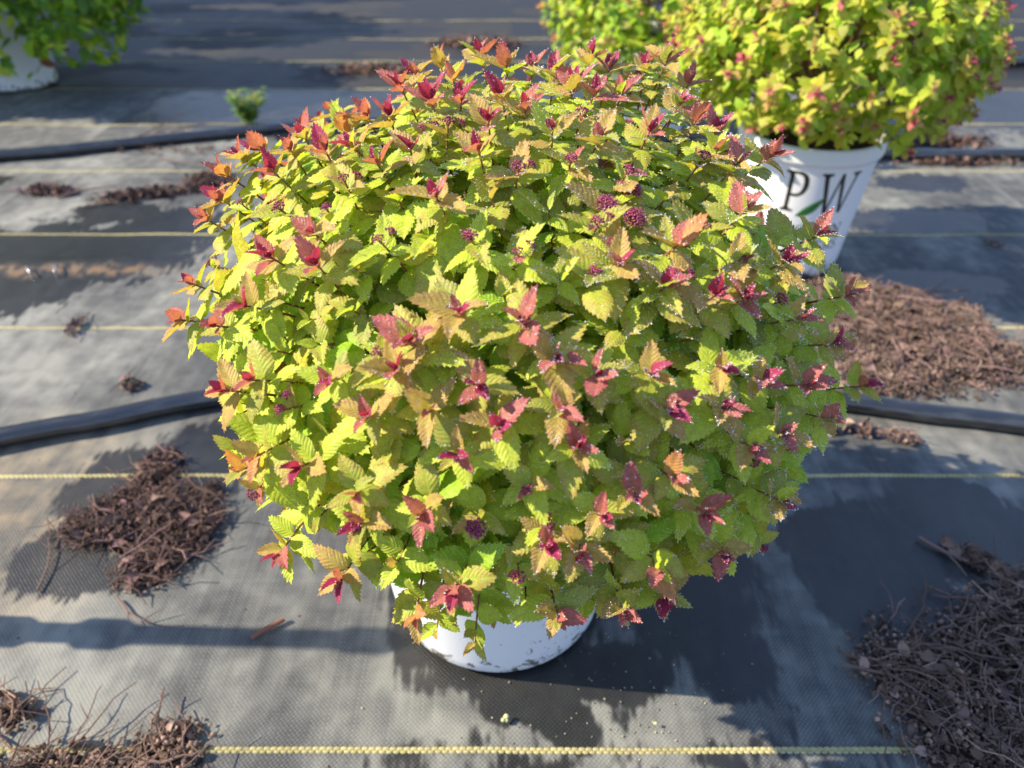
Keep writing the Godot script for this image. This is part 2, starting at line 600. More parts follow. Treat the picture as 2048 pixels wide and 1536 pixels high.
# beads of dew sit on the upper faces and along the teeth, where the morning sun has not yet dried them
func dew(o: Node3D, leaves: Array, cells: PackedInt32Array, amount: float) -> void:
	var at: Array[Transform3D] = []
	for k in leaves.size():
		if cells[k] == 0:
			continue
		var t: Transform3D = leaves[k][0]
		var wet := clampf((t.origin.x + 0.10) / 0.22, 0.0, 1.0) + clampf((t.origin.y - 0.36) / 0.12, 0.0, 0.35)
		wet *= rng.randf_range(0.2, 1.4)
		var src := leaf_shape(leaves[k], false)
		var n := int(amount * wet * clampf(t.basis.x.length() / 0.028, 0.3, 1.2))
		var face := t.basis.y.normalized()
		for j in n:
			var i := rng.randi() % src.v.size()
			var p := t * src.v[i]
			if rng.randf() < 0.62:
				var f := (rng.randi() % (src.i.size() / 3)) * 3
				var w1 := rng.randf()
				var w2 := rng.randf() * (1.0 - w1)
				p = t * (src.v[src.i[f]] * (1.0 - w1 - w2) + src.v[src.i[f + 1]] * w1 + src.v[src.i[f + 2]] * w2)
			var r := rng.randf_range(0.00016, 0.00038)
			if rng.randf() < 0.06:
				r *= 1.6
			at.append(Transform3D(Basis.from_scale(Vector3(r, r * 0.85, r)), p + face * r * 0.45))
	var mm := MultiMesh.new()
	mm.transform_format = MultiMesh.TRANSFORM_3D
	var s := SphereMesh.new()
	s.radius = 1.0
	s.height = 2.0
	s.radial_segments = 8
	s.rings = 4
	mm.mesh = s
	mm.instance_count = at.size()
	for k in at.size():
		mm.set_instance_transform(k, at[k])
	var m := MultiMeshInstance3D.new()
	m.name = "dew"
	m.multimesh = mm
	m.material_override = dew_mat
	m.set_meta("kind", "stuff")
	o.add_child(m, true)

# ---------------------------------------------------------------- pots
func stamp_text(im: Image, text: String, cx: float, base_y: float, px: float, col: Color, bold := false, squeeze := 1.0) -> void:
	var f := SystemFont.new()
	f.font_names = PackedStringArray(["Droid Serif"])
	f.font_weight = 700 if bold else 400
	var tm := TextMesh.new()
	tm.text = text
	tm.font = f
	tm.font_size = 96
	tm.pixel_size = 0.01
	tm.depth = 0.0
	var arr := tm.get_mesh_arrays()
	var v: PackedVector3Array = arr[Mesh.ARRAY_VERTEX]
	var ix: PackedInt32Array = arr[Mesh.ARRAY_INDEX] if arr[Mesh.ARRAY_INDEX] != null else PackedInt32Array(range(v.size()))
	var lo := Vector2(1e9, 1e9)
	var hi := Vector2(-1e9, -1e9)
	for p in v:
		lo = lo.min(Vector2(p.x, p.y))
		hi = hi.max(Vector2(p.x, p.y))
	var k := px / (hi.y - lo.y)
	for t in range(0, ix.size(), 3):
		var q := []
		for j in 3:
			var p := v[ix[t + j]]
			q.append(Vector2(cx + (p.x - (lo.x + hi.x) * 0.5) * k * squeeze, base_y - (p.y - lo.y) * k))
		fill_tri(im, q[0], q[1], q[2], col)

func fill_tri(im: Image, a: Vector2, b: Vector2, c: Vector2, col: Color) -> void:
	var area := (b - a).cross(c - a)
	if absf(area) < 1e-4:
		return
	for y in range(maxi(0, floori(minf(a.y, minf(b.y, c.y)))), mini(im.get_height(), ceili(maxf(a.y, maxf(b.y, c.y))) + 1)):
		for x in range(maxi(0, floori(minf(a.x, minf(b.x, c.x)))), mini(im.get_width(), ceili(maxf(a.x, maxf(b.x, c.x))) + 1)):
			var p := Vector2(x + 0.5, y + 0.5)
			var w0 := (b - p).cross(c - p) / area
			var w1 := (c - p).cross(a - p) / area
			var w2 := 1.0 - w0 - w1
			if w0 >= -0.001 and w1 >= -0.001 and w2 >= -0.001:
				im.set_pixel(x, y, col)

# the print and the dirt on a pot wall; u = 0.5 is the middle of the printed side
func pot_wall(seed_: int, print_it: bool, mossy: bool) -> StandardMaterial3D:
	var w := 1024
	var h := 256
	var im := Image.create_empty(w, h, false, Image.FORMAT_RGB8)
	im.fill(srgb(226, 228, 228))
	if print_it:
		var ink := srgb(34, 36, 34)
		stamp_text(im, "P", 454, 100, 86, ink, false, 0.86)
		stamp_text(im, "W", 556, 100, 86, ink, false, 0.80)
		# the leaf between the two letters
		for k in 40:
			var t := k / 40.0
			var c := Vector2(468, 108).lerp(Vector2(530, 62), t) + Vector2(4, 3) * sin(PI * t)
			var r := 9.5 * sin(PI * pow(t, 0.8))
			for y in range(int(c.y - r), int(c.y + r) + 1):
				for x in range(int(c.x - r), int(c.x + r) + 1):
					if Vector2(x, y).distance_to(c) < r:
						im.set_pixel(x, y, srgb(62, 140, 66).lerp(srgb(40, 108, 54), 1.0 if y > c.y else 0.0))
		stamp_text(im, "PROVEN", 512, 150, 24, srgb(70, 74, 76), false, 1.45)
		stamp_text(im, "WINNERS", 512, 186, 24, srgb(70, 74, 76), false, 1.3)
	var no := FastNoiseLite.new()
	no.seed = seed_
	no.frequency = 0.05
	no.fractal_octaves = 4
	var sp := FastNoiseLite.new()
	sp.seed = seed_ + 5
	sp.frequency = 0.21
	for y in h:
		for x in w:
			var low := clampf((float(y) / h - 0.35) / 0.65, 0.0, 1.0)
			var here := sp.get_noise_2d(x, y) * 0.6 + no.get_noise_2d(x * 0.6, y) * 0.7
			var side := 0.0
			if mossy:
				side = clampf(1.0 - absf(float(x) - 600.0) / 75.0, 0.0, 1.0)
			if here + side * 0.42 * low > 0.60:
				im.set_pixel(x, y, im.get_pixel(x, y).lerp(srgb(52, 60, 38), clampf((here + side * 0.42 * low - 0.60) * 9.0, 0.0, 0.9)))
			elif y > 214 and no.get_noise_2d(x * 0.5 + 700.0, y * 0.9) + sp.get_noise_2d(x, y + 400.0) * 0.35 > 0.62 - (y - 214) * 0.014:
				im.set_pixel(x, y, im.get_pixel(x, y).lerp(srgb(58, 56, 40), 0.8))
	var m := StandardMaterial3D.new()
	m.albedo_texture = ImageTexture.create_from_image(im)
	m.roughness = 0.38
	m.metallic_specular = 0.5
	m.resource_name = "white_pot"
	return m

var pot_meshes := []
func add_pot(o: Node3D, wall: StandardMaterial3D, turn: float, girth := 1.0) -> void:
	if pot_meshes.is_empty():
		pot_meshes.append(lathe([Vector2(0.1035, 0.166), Vector2(0.1005, 0.140), Vector2(0.0975, 0.110), Vector2(0.0945, 0.078), Vector2(0.0915, 0.045), Vector2(0.0890, 0.016), Vector2(0.0878, 0.007), Vector2(0.0850, 0.003)], 72, 0.004).mesh())
		pot_meshes.append(lathe([Vector2(0.0995, 0.150), Vector2(0.1010, 0.183), Vector2(0.1035, 0.1865), Vector2(0.1065, 0.1865), Vector2(0.1085, 0.184), Vector2(0.1088, 0.170), Vector2(0.1075, 0.1655), Vector2(0.1030, 0.1650)], 72, 0.004).mesh())
		pot_meshes.append(lathe([Vector2(0.0851, 0.003), Vector2(0.080, 0.0055), Vector2(0.0, 0.0055)], 48).mesh())
		var s := lathe([Vector2(0.0, 0.172), Vector2(0.035, 0.173), Vector2(0.070, 0.171), Vector2(0.1006, 0.168)], 40)
		var no := FastNoiseLite.new()
		no.frequency = 60.0
		for k in s.v.size():
			s.v[k].y += no.get_noise_2d(s.v[k].x, s.v[k].z) * 0.004
		s.smooth()
		pot_meshes.append(s.mesh())
	var p := part("pot", pot_meshes[0], wall, o)
	p.scale = Vector3(girth, 1.17, girth)
	p.rotation.y = turn
	part("rim", pot_meshes[1], plain_white, p)
	part("floor", pot_meshes[2], plain_white, p)
	part("soil", pot_meshes[3], soil_mat, o).scale = Vector3(girth, 1.17, girth)

var plain_white: StandardMaterial3D

# shoot ends of the front plant: direction from the middle of its dome in hundredths of its half axes, and the kind of tip
const TIPS := [
	-24, 100, -30, 1, -12, 103, -31, 0, 3, 105, -11, 4, 21, 103, -30, 0, 43, 104, -24, 0, 35, 96, -28, 2, 19, 104, 9, 0, -33, 101, -5, 0, -44, 95, 18, 1, -59, 88, 5, 0, -39, 98, 14, 1, -81, 75, -5, 0, -64, 82, 20, 0, -15, 104, 16, 0, -8, 102, 27, 0, 42, 94, -25, 2,
	26, 103, 7, 0, 46, 95, 9, 0, 51, 92, 11, 0, 69, 80, 5, 0, 45, 89, 25, 2, 15, 100, 18, 2, -18, 99, 23, 2, -24, 97, 23, 2, 11, 95, 39, 2, -1, 94, 42, 2, -34, 93, 36, 0, -42, 87, 36, 2, -19, 91, 51, 0, -75, 68, 17, 2, -59, 77, 35, 2, -45, 82, 44, 2,
	-91, 57, 7, 0, -31, 80, 57, 2, -11, 83, 60, 2, -47, 80, 52, 0, -58, 72, 52, 0, -45, 75, 60, 0, -87, 49, 34, 0, -90, 39, 40, 0, -72, 52, 58, 0, -63, 61, 60, 0, -1, 81, 64, 2, 24, 92, 40, 2, 25, 87, 42, 3, 19, 86, 48, 3, 25, 83, 50, 3, 16, 85, 56, 2,
	41, 80, 50, 2, 19, 81, 60, 2, 15, 77, 67, 2, 20, 80, 67, 0, 33, 81, 60, 1, 30, 75, 69, 0, 41, 71, 68, 0, 33, 74, 64, 2, 48, 68, 66, 0, 62, 69, 50, 0, 59, 61, 58, 2, 52, 82, 43, 0, 48, 75, 58, 4, 76, 66, 32, 0, 0, 71, 79, 4, -13, 72, 76, 0,
	-23, 66, 80, 0, -16, 60, 79, 3, -30, 60, 78, 2, -26, 60, 84, 0, -41, 54, 81, 0, -60, 47, 74, 0, -68, 40, 71, 0, -53, 40, 78, 2, -32, 49, 88, 0, -19, 53, 90, 1, -9, 59, 88, 0, -5, 51, 93, 0, 7, 54, 91, 0, 6, 64, 84, 0, 15, 61, 86, 0, 26, 59, 84, 0,
	30, 51, 88, 0, 42, 48, 85, 0, 42, 56, 79, 0, 74, 47, 60, 0, 92, 19, 49, 0, 71, 31, 73, 0, 57, 35, 82, 4, 49, 36, 87, 4, 11, 46, 95, 0, -13, 44, 96, 0, -48, 31, 89, 0, -59, 29, 84, 1, -64, 8, 80, 2, -64, 21, 82, 1, 1, 33, 97, 2, 23, 32, 98, 0,
	31, 34, 95, 1, 16, 28, 101, 0, 59, 14, 87, 0, 39, 21, 96, 0, -10, 19, 98, 3, 5, 23, 100, 2, -21, 27, 100, 0, -35, 19, 98, 4, -35, 29, 96, 1, -60, -13, 86, 0, 5, 21, 104, 0, 12, 17, 104, 0, -1, 6, 103, 2, -42, -7, 97, 0, -15, 2, 105, 0, 8, -11, 105, 0,
	23, -12, 103, 0, 33, -11, 100, 0, 46, 2, 95, 0, -25, -18, 101, 1, -12, -45, 95, 5, 29, 7, 102, 1, 63, 42, 61, 5, 63, 58, 62, 0, 82, 52, 44, 0, 52, 50, 77, 0, 64, 44, 73, 0, -49, 57, 61, 5, -38, 62, 63, 5, -57, 47, 63, 5, -21, 79, 52, 5, 6, 84, 47, 5,
	8, 73, 64, 5, -6, 61, 75, 5, 22, 62, 71, 5, 38, 57, 69, 5, 22, 38, 86, 5, 4, 37, 90, 5, -29, 34, 86, 5, -44, 32, 80, 5, -24, 49, 80, 5, -48, 3, 84, 5, 21, 6, 95, 5, 51, 15, 81, 5, -7, -3, 97, 5, -29, -5, 93, 5, -58, 57, 53, 5, -37, 70, 56, 5,
	-29, 83, 40, 5, -7, 86, 44, 5, 34, 82, 38, 5, -4, 70, 67, 5, 39, 30, 83, 5, -46, 53, 67, 5, -22, -43, 92, 5, -18, -43, 87, 5, -7, -44, 86, 5, 17, -22, 93, 5, -32, -17, 90, 5, 1, -25, 94, 5, 33, -37, 83, 5, -39, -10, 88, 5, -31, 99, -23, 0, -18, 105, -1, 1,
	-4, 105, -16, 0, 9, 106, -3, 0, 14, 105, 3, 0, 27, 99, -29, 0, 37, 101, -26, 0, 50, 96, -22, 0, 43, 97, 1, 0, 49, 91, 23, 0, -5, 105, 14, 0, 1, 104, 20, 0, -23, 103, 12, 0, -33, 99, 16, 0, -41, 94, 27, 0, -49, 91, 23, 0, -61, 86, 12, 0, -76, 76, -9, 0,
	-85, 70, -1, 1, -87, 62, 2, 0, 53, 88, 27, 0, 7, 101, 31, 0, -26, 97, 35, 0, -10, 98, 38, 0, 18, 99, 33, 0, 31, 98, 25, 0,
]

# ---------------------------------------------------------------- ground
const WET := [   # x, distance, radius across, radius along, tilt in degrees
	# round the heap on the sunny side
	[-0.42, 0.545, 0.085, 0.085, 0.0], [-0.45, 0.455, 0.065, 0.050, 0.0], [-0.36, 0.50, 0.060, 0.085, 0.0], [-0.375, 0.60, 0.075, 0.060, 0.0],
	# broad wet sheet by the staples
	[-0.85, 1.08, 0.30, 0.15, 8.0], [-0.66, 1.16, 0.13, 0.17, -15.0], [-0.90, 0.96, 0.23, 0.085, 6.0], [-0.75, 1.27, 0.10, 0.05, 0.0],
	# under and in front of the nearest pot
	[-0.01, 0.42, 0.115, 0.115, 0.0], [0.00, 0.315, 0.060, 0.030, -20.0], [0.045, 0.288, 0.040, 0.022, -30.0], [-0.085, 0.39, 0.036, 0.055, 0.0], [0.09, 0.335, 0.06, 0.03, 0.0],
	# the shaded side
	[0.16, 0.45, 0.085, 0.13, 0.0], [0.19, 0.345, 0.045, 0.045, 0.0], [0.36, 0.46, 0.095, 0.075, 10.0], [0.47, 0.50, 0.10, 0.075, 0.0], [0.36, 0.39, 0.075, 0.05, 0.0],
	# further back
	[-0.55, 1.93, 0.46, 0.26, 0.0], [0.05, 2.0, 0.55, 0.26, 0.0], [-0.25, 1.88, 0.5, 0.2, 0.0], [-0.15, 1.5, 0.30, 0.12, 0.0], [0.75, 1.24, 0.16, 0.06, 0.0], [0.62, 0.99, 0.20, 0.06, 0.0], [0.86, 1.42, 0.10, 0.05, 0.0],
]

func tile_px(x: float, d: float, n: int) -> Vector2:
	return Vector2((x - TILE_X) / TILE, (d - TILE_D) / TILE) * n

func ground_material() -> StandardMaterial3D:
	# plain weave of flat tapes, two pixels (2 mm) a tape, each with a tone of its own
	var r := RandomNumberGenerator.new()
	r.seed = 5
	var n := 512
	var weave := Image.create_empty(n, n, false, Image.FORMAT_RGB8)
	var relief := Image.create_empty(n, n, false, Image.FORMAT_RGB8)
	var warp := []
	var weft := []
	for k in n / 2:
		warp.append(r.randf_range(0.86, 1.14))
		weft.append(r.randf_range(0.90, 1.10))
	for y in n:
		for x in n:
			var over := ((x >> 1) + (y >> 1)) % 2 == 0
			var tone: float = warp[x >> 1] * 1.20 if over else weft[y >> 1] * 0.76
			tone *= r.randf_range(0.93, 1.07)
			weave.set_pixel(x, y, Color(0.252 * tone, 0.260 * tone, 0.263 * tone))
			var hh := (0.75 if over else 0.35) + r.randf_range(-0.12, 0.12)
			relief.set_pixel(x, y, Color(hh, hh, hh))
	var big := 2048
	var color := Image.create_empty(big, big, false, Image.FORMAT_RGB8)
	var height := Image.create_empty(big, big, false, Image.FORMAT_RGB8)
	for y in big / n:
		for x in big / n:
			color.blit_rect(weave, Rect2i(0, 0, n, n), Vector2i(x * n, y * n))
			height.blit_rect(relief, Rect2i(0, 0, n, n), Vector2i(x * n, y * n))
	color.convert(Image.FORMAT_RGBA8)
	# pale dried silt, in patches drawn out along the warp
	var n1 := FastNoiseLite.new()
	n1.seed = 21
	n1.frequency = 0.012
	n1.fractal_octaves = 4
	var n2 := FastNoiseLite.new()
	n2.seed = 22
	n2.frequency = 0.09
	n2.fractal_octaves = 3
	var small := 512
	var silt := Image.create_empty(small, small, false, Image.FORMAT_RGBA8)
	var tan := tile_px(-0.56, 0.50, small)
	for y in small:
		for x in small:
			var v := 0.27 + n1.get_noise_2d(x * 1.0, y * 0.7) * 0.70 + n2.get_noise_2d(x * 1.8, y * 0.45) * 0.13 + n2.get_noise_2d(x * 1.1 + 500, y * 1.1) * 0.30
			var near := clampf(1.15 - Vector2(x, y).distance_to(tan) / 46.0, 0.0, 1.0)
			var c := srgb(146, 146, 136).lerp(srgb(180, 152, 112), near)
			silt.set_pixel(x, y, Color(c.r, c.g, c.b, clampf(v + near * 0.22, 0.0, 0.74)))
	silt.resize(big, big, Image.INTERPOLATE_CUBIC)
	color.blend_rect(silt, Rect2i(0, 0, big, big), Vector2i.ZERO)
	# water soaked into the fabric: darker and smoother, its rim wicked out along the tapes
	var half := 1024
	var wet := Image.create_empty(half, half, false, Image.FORMAT_RGBA8)
	var shine := Image.create_empty(half, half, false, Image.FORMAT_RGBA8)
	var field := PackedFloat32Array()
	field.resize(half * half)
	field.fill(-1.0)
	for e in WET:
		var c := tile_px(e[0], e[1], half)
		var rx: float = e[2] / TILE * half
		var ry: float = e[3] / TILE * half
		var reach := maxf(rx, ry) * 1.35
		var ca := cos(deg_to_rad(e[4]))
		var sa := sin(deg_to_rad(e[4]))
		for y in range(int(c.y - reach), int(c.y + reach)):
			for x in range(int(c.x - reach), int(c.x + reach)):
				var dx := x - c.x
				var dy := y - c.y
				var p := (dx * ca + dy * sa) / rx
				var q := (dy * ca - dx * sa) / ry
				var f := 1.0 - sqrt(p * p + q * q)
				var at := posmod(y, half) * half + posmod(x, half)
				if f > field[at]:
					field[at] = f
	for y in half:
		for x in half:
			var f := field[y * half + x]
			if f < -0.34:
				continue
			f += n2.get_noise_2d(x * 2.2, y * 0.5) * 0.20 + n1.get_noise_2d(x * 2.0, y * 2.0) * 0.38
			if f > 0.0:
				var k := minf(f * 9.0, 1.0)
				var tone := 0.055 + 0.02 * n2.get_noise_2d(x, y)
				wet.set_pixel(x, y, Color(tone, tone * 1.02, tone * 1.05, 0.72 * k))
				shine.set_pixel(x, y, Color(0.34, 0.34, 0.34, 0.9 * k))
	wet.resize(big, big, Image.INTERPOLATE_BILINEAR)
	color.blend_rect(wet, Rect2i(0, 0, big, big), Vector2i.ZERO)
	# a rusty streak along the low fold where the staples stand
	var rust := Image.create_empty(256, 32, false, Image.FORMAT_RGBA8)
	for y in 32:
		for x in 256:
			var v := clampf(1.0 - absf(y - 16 - n1.get_noise_2d(x * 2.0, 3.0) * 8.0) / 10.0, 0.0, 1.0) * clampf(0.6 + n2.get_noise_2d(x, y) * 1.2, 0.0, 1.0) * clampf(minf(x, 256 - x) / 60.0, 0.0, 1.0)
			rust.set_pixel(x, y, Color(0.46, 0.37, 0.27, clampf(v * 1.3, 0.0, 0.95)))
	rust.resize(470, 84, Image.INTERPOLATE_BILINEAR)
	color.blend_rect(rust, Rect2i(0, 0, 470, 84), Vector2i(tile_px(-0.99, 1.005, big)))
	color.convert(Image.FORMAT_RGB8)
	var rough := Image.create_empty(half, half, false, Image.FORMAT_RGBA8)
	rough.fill(Color(0.80, 0.80, 0.80))
	rough.blend_rect(shine, Rect2i(0, 0, half, half), Vector2i.ZERO)
	rough.convert(Image.FORMAT_RGB8)
	var m := StandardMaterial3D.new()
	m.resource_name = "woven_ground_cover"
	m.albedo_texture = ImageTexture.create_from_image(color)
	m.roughness = 1.0
	m.roughness_texture = ImageTexture.create_from_image(rough)
	m.heightmap_enabled = true
	m.heightmap_texture = ImageTexture.create_from_image(height)
	m.heightmap_scale = 0.07
	m.metallic_specular = 0.5
	return m

const FAR_START := 2.0875

func far_shade_material() -> StandardMaterial3D:
	var n1 := FastNoiseLite.new()
	n1.seed = 61
	n1.frequency = 0.016
	n1.fractal_octaves = 5
	var im := Image.create_empty(512, 512, false, Image.FORMAT_RGB8)
	var ro := Image.create_empty(512, 512, false, Image.FORMAT_RGB8)
	for y in 512:
		for x in 512:
			var v := n1.get_noise_2d(x * 0.7, y * 1.6)
			var soaked := clampf((v + 0.12) * 9.0, 0.0, 1.0)
			var tone := lerpf(0.14, 0.065, soaked) * (1.0 + 0.12 * n1.get_noise_2d(x * 6.0, y * 3.0 + 900.0))  # dry and soaked tones both darkened to paint in the far shade
			im.set_pixel(x, y, Color(tone, tone * 1.01, tone * 1.03))
			var r := lerpf(0.85, 0.65, soaked)
			ro.set_pixel(x, y, Color(r, r, r))
	var m := StandardMaterial3D.new()
	m.resource_name = "shade_dark_ground_cover"
	m.albedo_texture = ImageTexture.create_from_image(im)
	m.roughness = 1.0
	m.roughness_texture = ImageTexture.create_from_image(ro)
	return m

var swell := FastNoiseLite.new()
func ground_y(x: float, d: float) -> float:
	var y := swell.get_noise_2d(x, d * 0.6) * 0.0028 + swell.get_noise_2d(x * 3.0 + 40.0, d * 1.6) * 0.0012
	# a shallow fold in the fabric
	var f := d - (1.04 + 0.05 * (x + 0.8) + 0.006 * sin(x * 9.0))
	y += 0.006 * exp(-pow((f - 0.03) / 0.022, 2.0)) * clampf((-0.35 - x) / 0.25, 0.0, 1.0)
	return y - 0.003

func make_ground() -> void:
	swell.seed = 3
	swell.frequency = 2.2
	var xs := []
	var ds := []
	for k in range(-110, 111):
		xs.append(k * 0.0125)
	for e in [1.7, 2.2, 3.0, 4.5, 7.0, 12.0, 25.0, 60.0, 150.0]:
		xs.append(e)
		xs.push_front(-e)
	for k in range(-8, 200):
		ds.append(k * 0.0125)
	for e in [2.7, 3.1, 3.7, 4.6, 6.0, 9.0, 15.0, 30.0, 70.0, 160.0]:
		ds.append(e)
	for e in [-0.4, -0.9, -2.0, -5.0, -15.0, -60.0, -150.0]:
		ds.push_front(e)
	# the sheet changes material at FAR_START; the farther one has shade painted into its colour
	var mesh := ArrayMesh.new()
	for zone in 2:
		var b := Bag.new()
		var rows := ds.filter(func(d): return d <= FAR_START if zone == 0 else d >= FAR_START)
		for d in rows:
			for x in xs:
				b.v.append(Vector3(x, ground_y(x, d), -d))
				b.uv.append(Vector2((x - TILE_X) / TILE, (d - TILE_D) / TILE) if zone == 0 else Vector2(x, d) / 5.0)
		var w := xs.size()
		for k in rows.size() - 1:
			for j in w - 1:
				var p := k * w + j
				b.tri(p, p + 1, p + w, Vector3.UP)
				b.tri(p + 1, p + w + 1, p + w, Vector3.UP)
		b.smooth()
		mesh.add_surface_from_arrays(Mesh.PRIMITIVE_TRIANGLES, b.arrays())
		mesh.surface_set_material(zone, ground_material() if zone == 0 else far_shade_material())
	var g := part("ground", mesh, null, self)
	g.set_meta("kind", "structure")
	tag(g, "grey black woven ground cover fabric with wet patches", "ground")
	# the yellow marker threads, woven over and under: two rows of stitches out of step
	var yellow := mat(srgb(190, 180, 130), 0.8)
	yellow.vertex_color_use_as_albedo = true
	yellow.resource_name = "yellow_thread"
	for k in 10:
		var d := 0.267 + 0.305 * k
		var bag := Bag.new()
		bag.colored = true
		rng.seed = 60 + k
		var step := 0.0056
		var reach := 0.55 + d * 0.75
		var count := int(reach * 2.0 / step)
		for j in count:
			var x := -reach + j * step
			var fade := 0.70 + 0.42 * swell.get_noise_2d(x * 1.4 + k * 7.0, 9.0 + k) + rng.randf_range(-0.08, 0.08)
			var tint := Color(fade, fade, fade * rng.randf_range(0.85, 1.0))
			var y := ground_y(x, d) + 0.0008
			stitch(bag, Vector3(x, y, -d - 0.0011), 0.0036, tint)
			stitch(bag, Vector3(x + step * 0.5, y - 0.0002, -d + 0.0011), 0.0030, tint * 0.94)
		var t := part("yellow_thread", bag.mesh(), yellow, g)
		t.position.y = 0.0

func stitch(b: Bag, at: Vector3, half: float, col: Color) -> void:
	var first := b.v.size()
	for e in [[-1.0, 0.0, 0.0], [-0.45, 0.0, 1.0], [0.45, 0.0, 1.0], [1.0, 0.0, 0.0], [0.45, 0.0, -1.0], [-0.45, 0.0, -1.0], [-0.4, 1.0, 0.1], [0.4, 1.0, 0.1]]:
		b.v.append(at + Vector3(e[0] * half, e[1] * 0.0011 - 0.0006, e[2] * 0.0017))
		b.n.append(Vector3(e[0] * 0.6, 0.5 + e[1], e[2]).normalized())
		b.uv.append(Vector2.ZERO)
		b.c.append(col)
	for t in [[0, 1, 6], [1, 2, 7], [1, 7, 6], [2, 3, 7], [3, 4, 7], [4, 5, 6], [4, 6, 7], [5, 0, 6]]:
		b.tri(first + t[0], first + t[1], first + t[2], Vector3.UP)

# ---------------------------------------------------------------- pipes
func smooth_path(points: Array, each: int) -> Array:
	var out := []
	for k in points.size() - 1:
		var a: Vector3 = points[maxi(k - 1, 0)]
		var b: Vector3 = points[k]
		var c: Vector3 = points[k + 1]
		var d: Vector3 = points[mini(k + 2, points.size() - 1)]
		for j in each:
			out.append(b.cubic_interpolate(c, a, d, float(j) / each))
	out.append(points[-1])
	return out

func make_pipe(label: String, points: Array, r: float) -> void:
	var o := MeshInstance3D.new()
	var b := Bag.new()
	var raised := points.map(func(p): return Vector3(p[0], r - 0.002, -p[1]))
	var path := smooth_path(raised, 10)
	var radii := []
	for k in path:
		radii.append(r)
	tube(b, path, radii, 24)
	o.mesh = b.mesh()
	o.material_override = pipe_mat
	o.name = numbered("irrigation_pipe")
	add_child(o)
	tag(o, label, "pipe", "black irrigation pipes on the ground")

# ---------------------------------------------------------------- litter
func make_litter_library() -> void:
	crumb_mat = mat(Color.WHITE, 0.9, 0.3)
	crumb_mat.vertex_color_use_as_albedo = true
	crumb_mat.resource_name = "dry_litter"
	twig_mat = mat(Color.WHITE, 0.85, 0.3)
	twig_mat.vertex_color_use_as_albedo = true
	twig_mat.resource_name = "dry_twig"
	# a curled scrap of leaf
	var b := Bag.new()
	for k in 4:
		var t := k / 3.0
		var w: float = [0.25, 0.5, 0.42, 0.08][k]
		for s in [-1.0, 0.0, 1.0]:
			b.v.append(Vector3(s * w, 0.35 * sin(t * 2.6) + 0.28 * absf(s) * (1.0 if k % 2 else 0.5), t * 1.5 - 0.7))
			b.uv.append(Vector2.ZERO)
	for k in 3:
		for s in 2:
			var p := k * 3 + s
			b.tri(p, p + 1, p + 3, Vector3.UP)
			b.tri(p + 1, p + 4, p + 3, Vector3.UP)
	b.smooth()
	flake_mesh = b.mesh()
	# a crumb of bark
	b = Bag.new()
	var r := RandomNumberGenerator.new()
	r.seed = 8
	for o in [Vector3(1, 0, 0), Vector3(-1, 0, 0), Vector3(0, 0.6, 0), Vector3(0, -0.5, 0), Vector3(0, 0, 0.8), Vector3(0, 0, -0.8)]:
		b.v.append(o * r.randf_range(0.7, 1.25) + Vector3(r.randf(), r.randf(), r.randf()) * 0.25)
		b.uv.append(Vector2.ZERO)
	for t in [[0, 2, 4], [4, 2, 1], [1, 2, 5], [5, 2, 0], [0, 4, 3], [4, 1, 3], [1, 5, 3], [5, 0, 3]]:
		b.tri(t[0], t[1], t[2], b.v[t[0]] + b.v[t[1]] + b.v[t[2]])
	b.smooth()
	chunk_mesh = b.mesh()
	# a thin bent stalk
	b = Bag.new()
	tube(b, [Vector3(-1, 0, 0), Vector3(-0.3, 0.05, 0.12), Vector3(0.35, 0.02, -0.05), Vector3(1, 0.12, 0.08)], [0.020, 0.026, 0.020, 0.010], 4)
	stalk_mesh = b.mesh()
	# a dried flower head: short stalks that end in small capsules
	b = Bag.new()
	for k in 11:
		var o := Vector3(r.randfn(), absf(r.randfn()) * 0.8 + 0.25, r.randfn()).normalized() * r.randf_range(0.6, 1.0)
		tube(b, [Vector3(0, -0.3, 0), o * 0.5, o], [0.05, 0.04, 0.03], 3, false)
		ball(b, o, r.randf_range(0.08, 0.16), Color.WHITE)
	head_mesh = b.mesh()

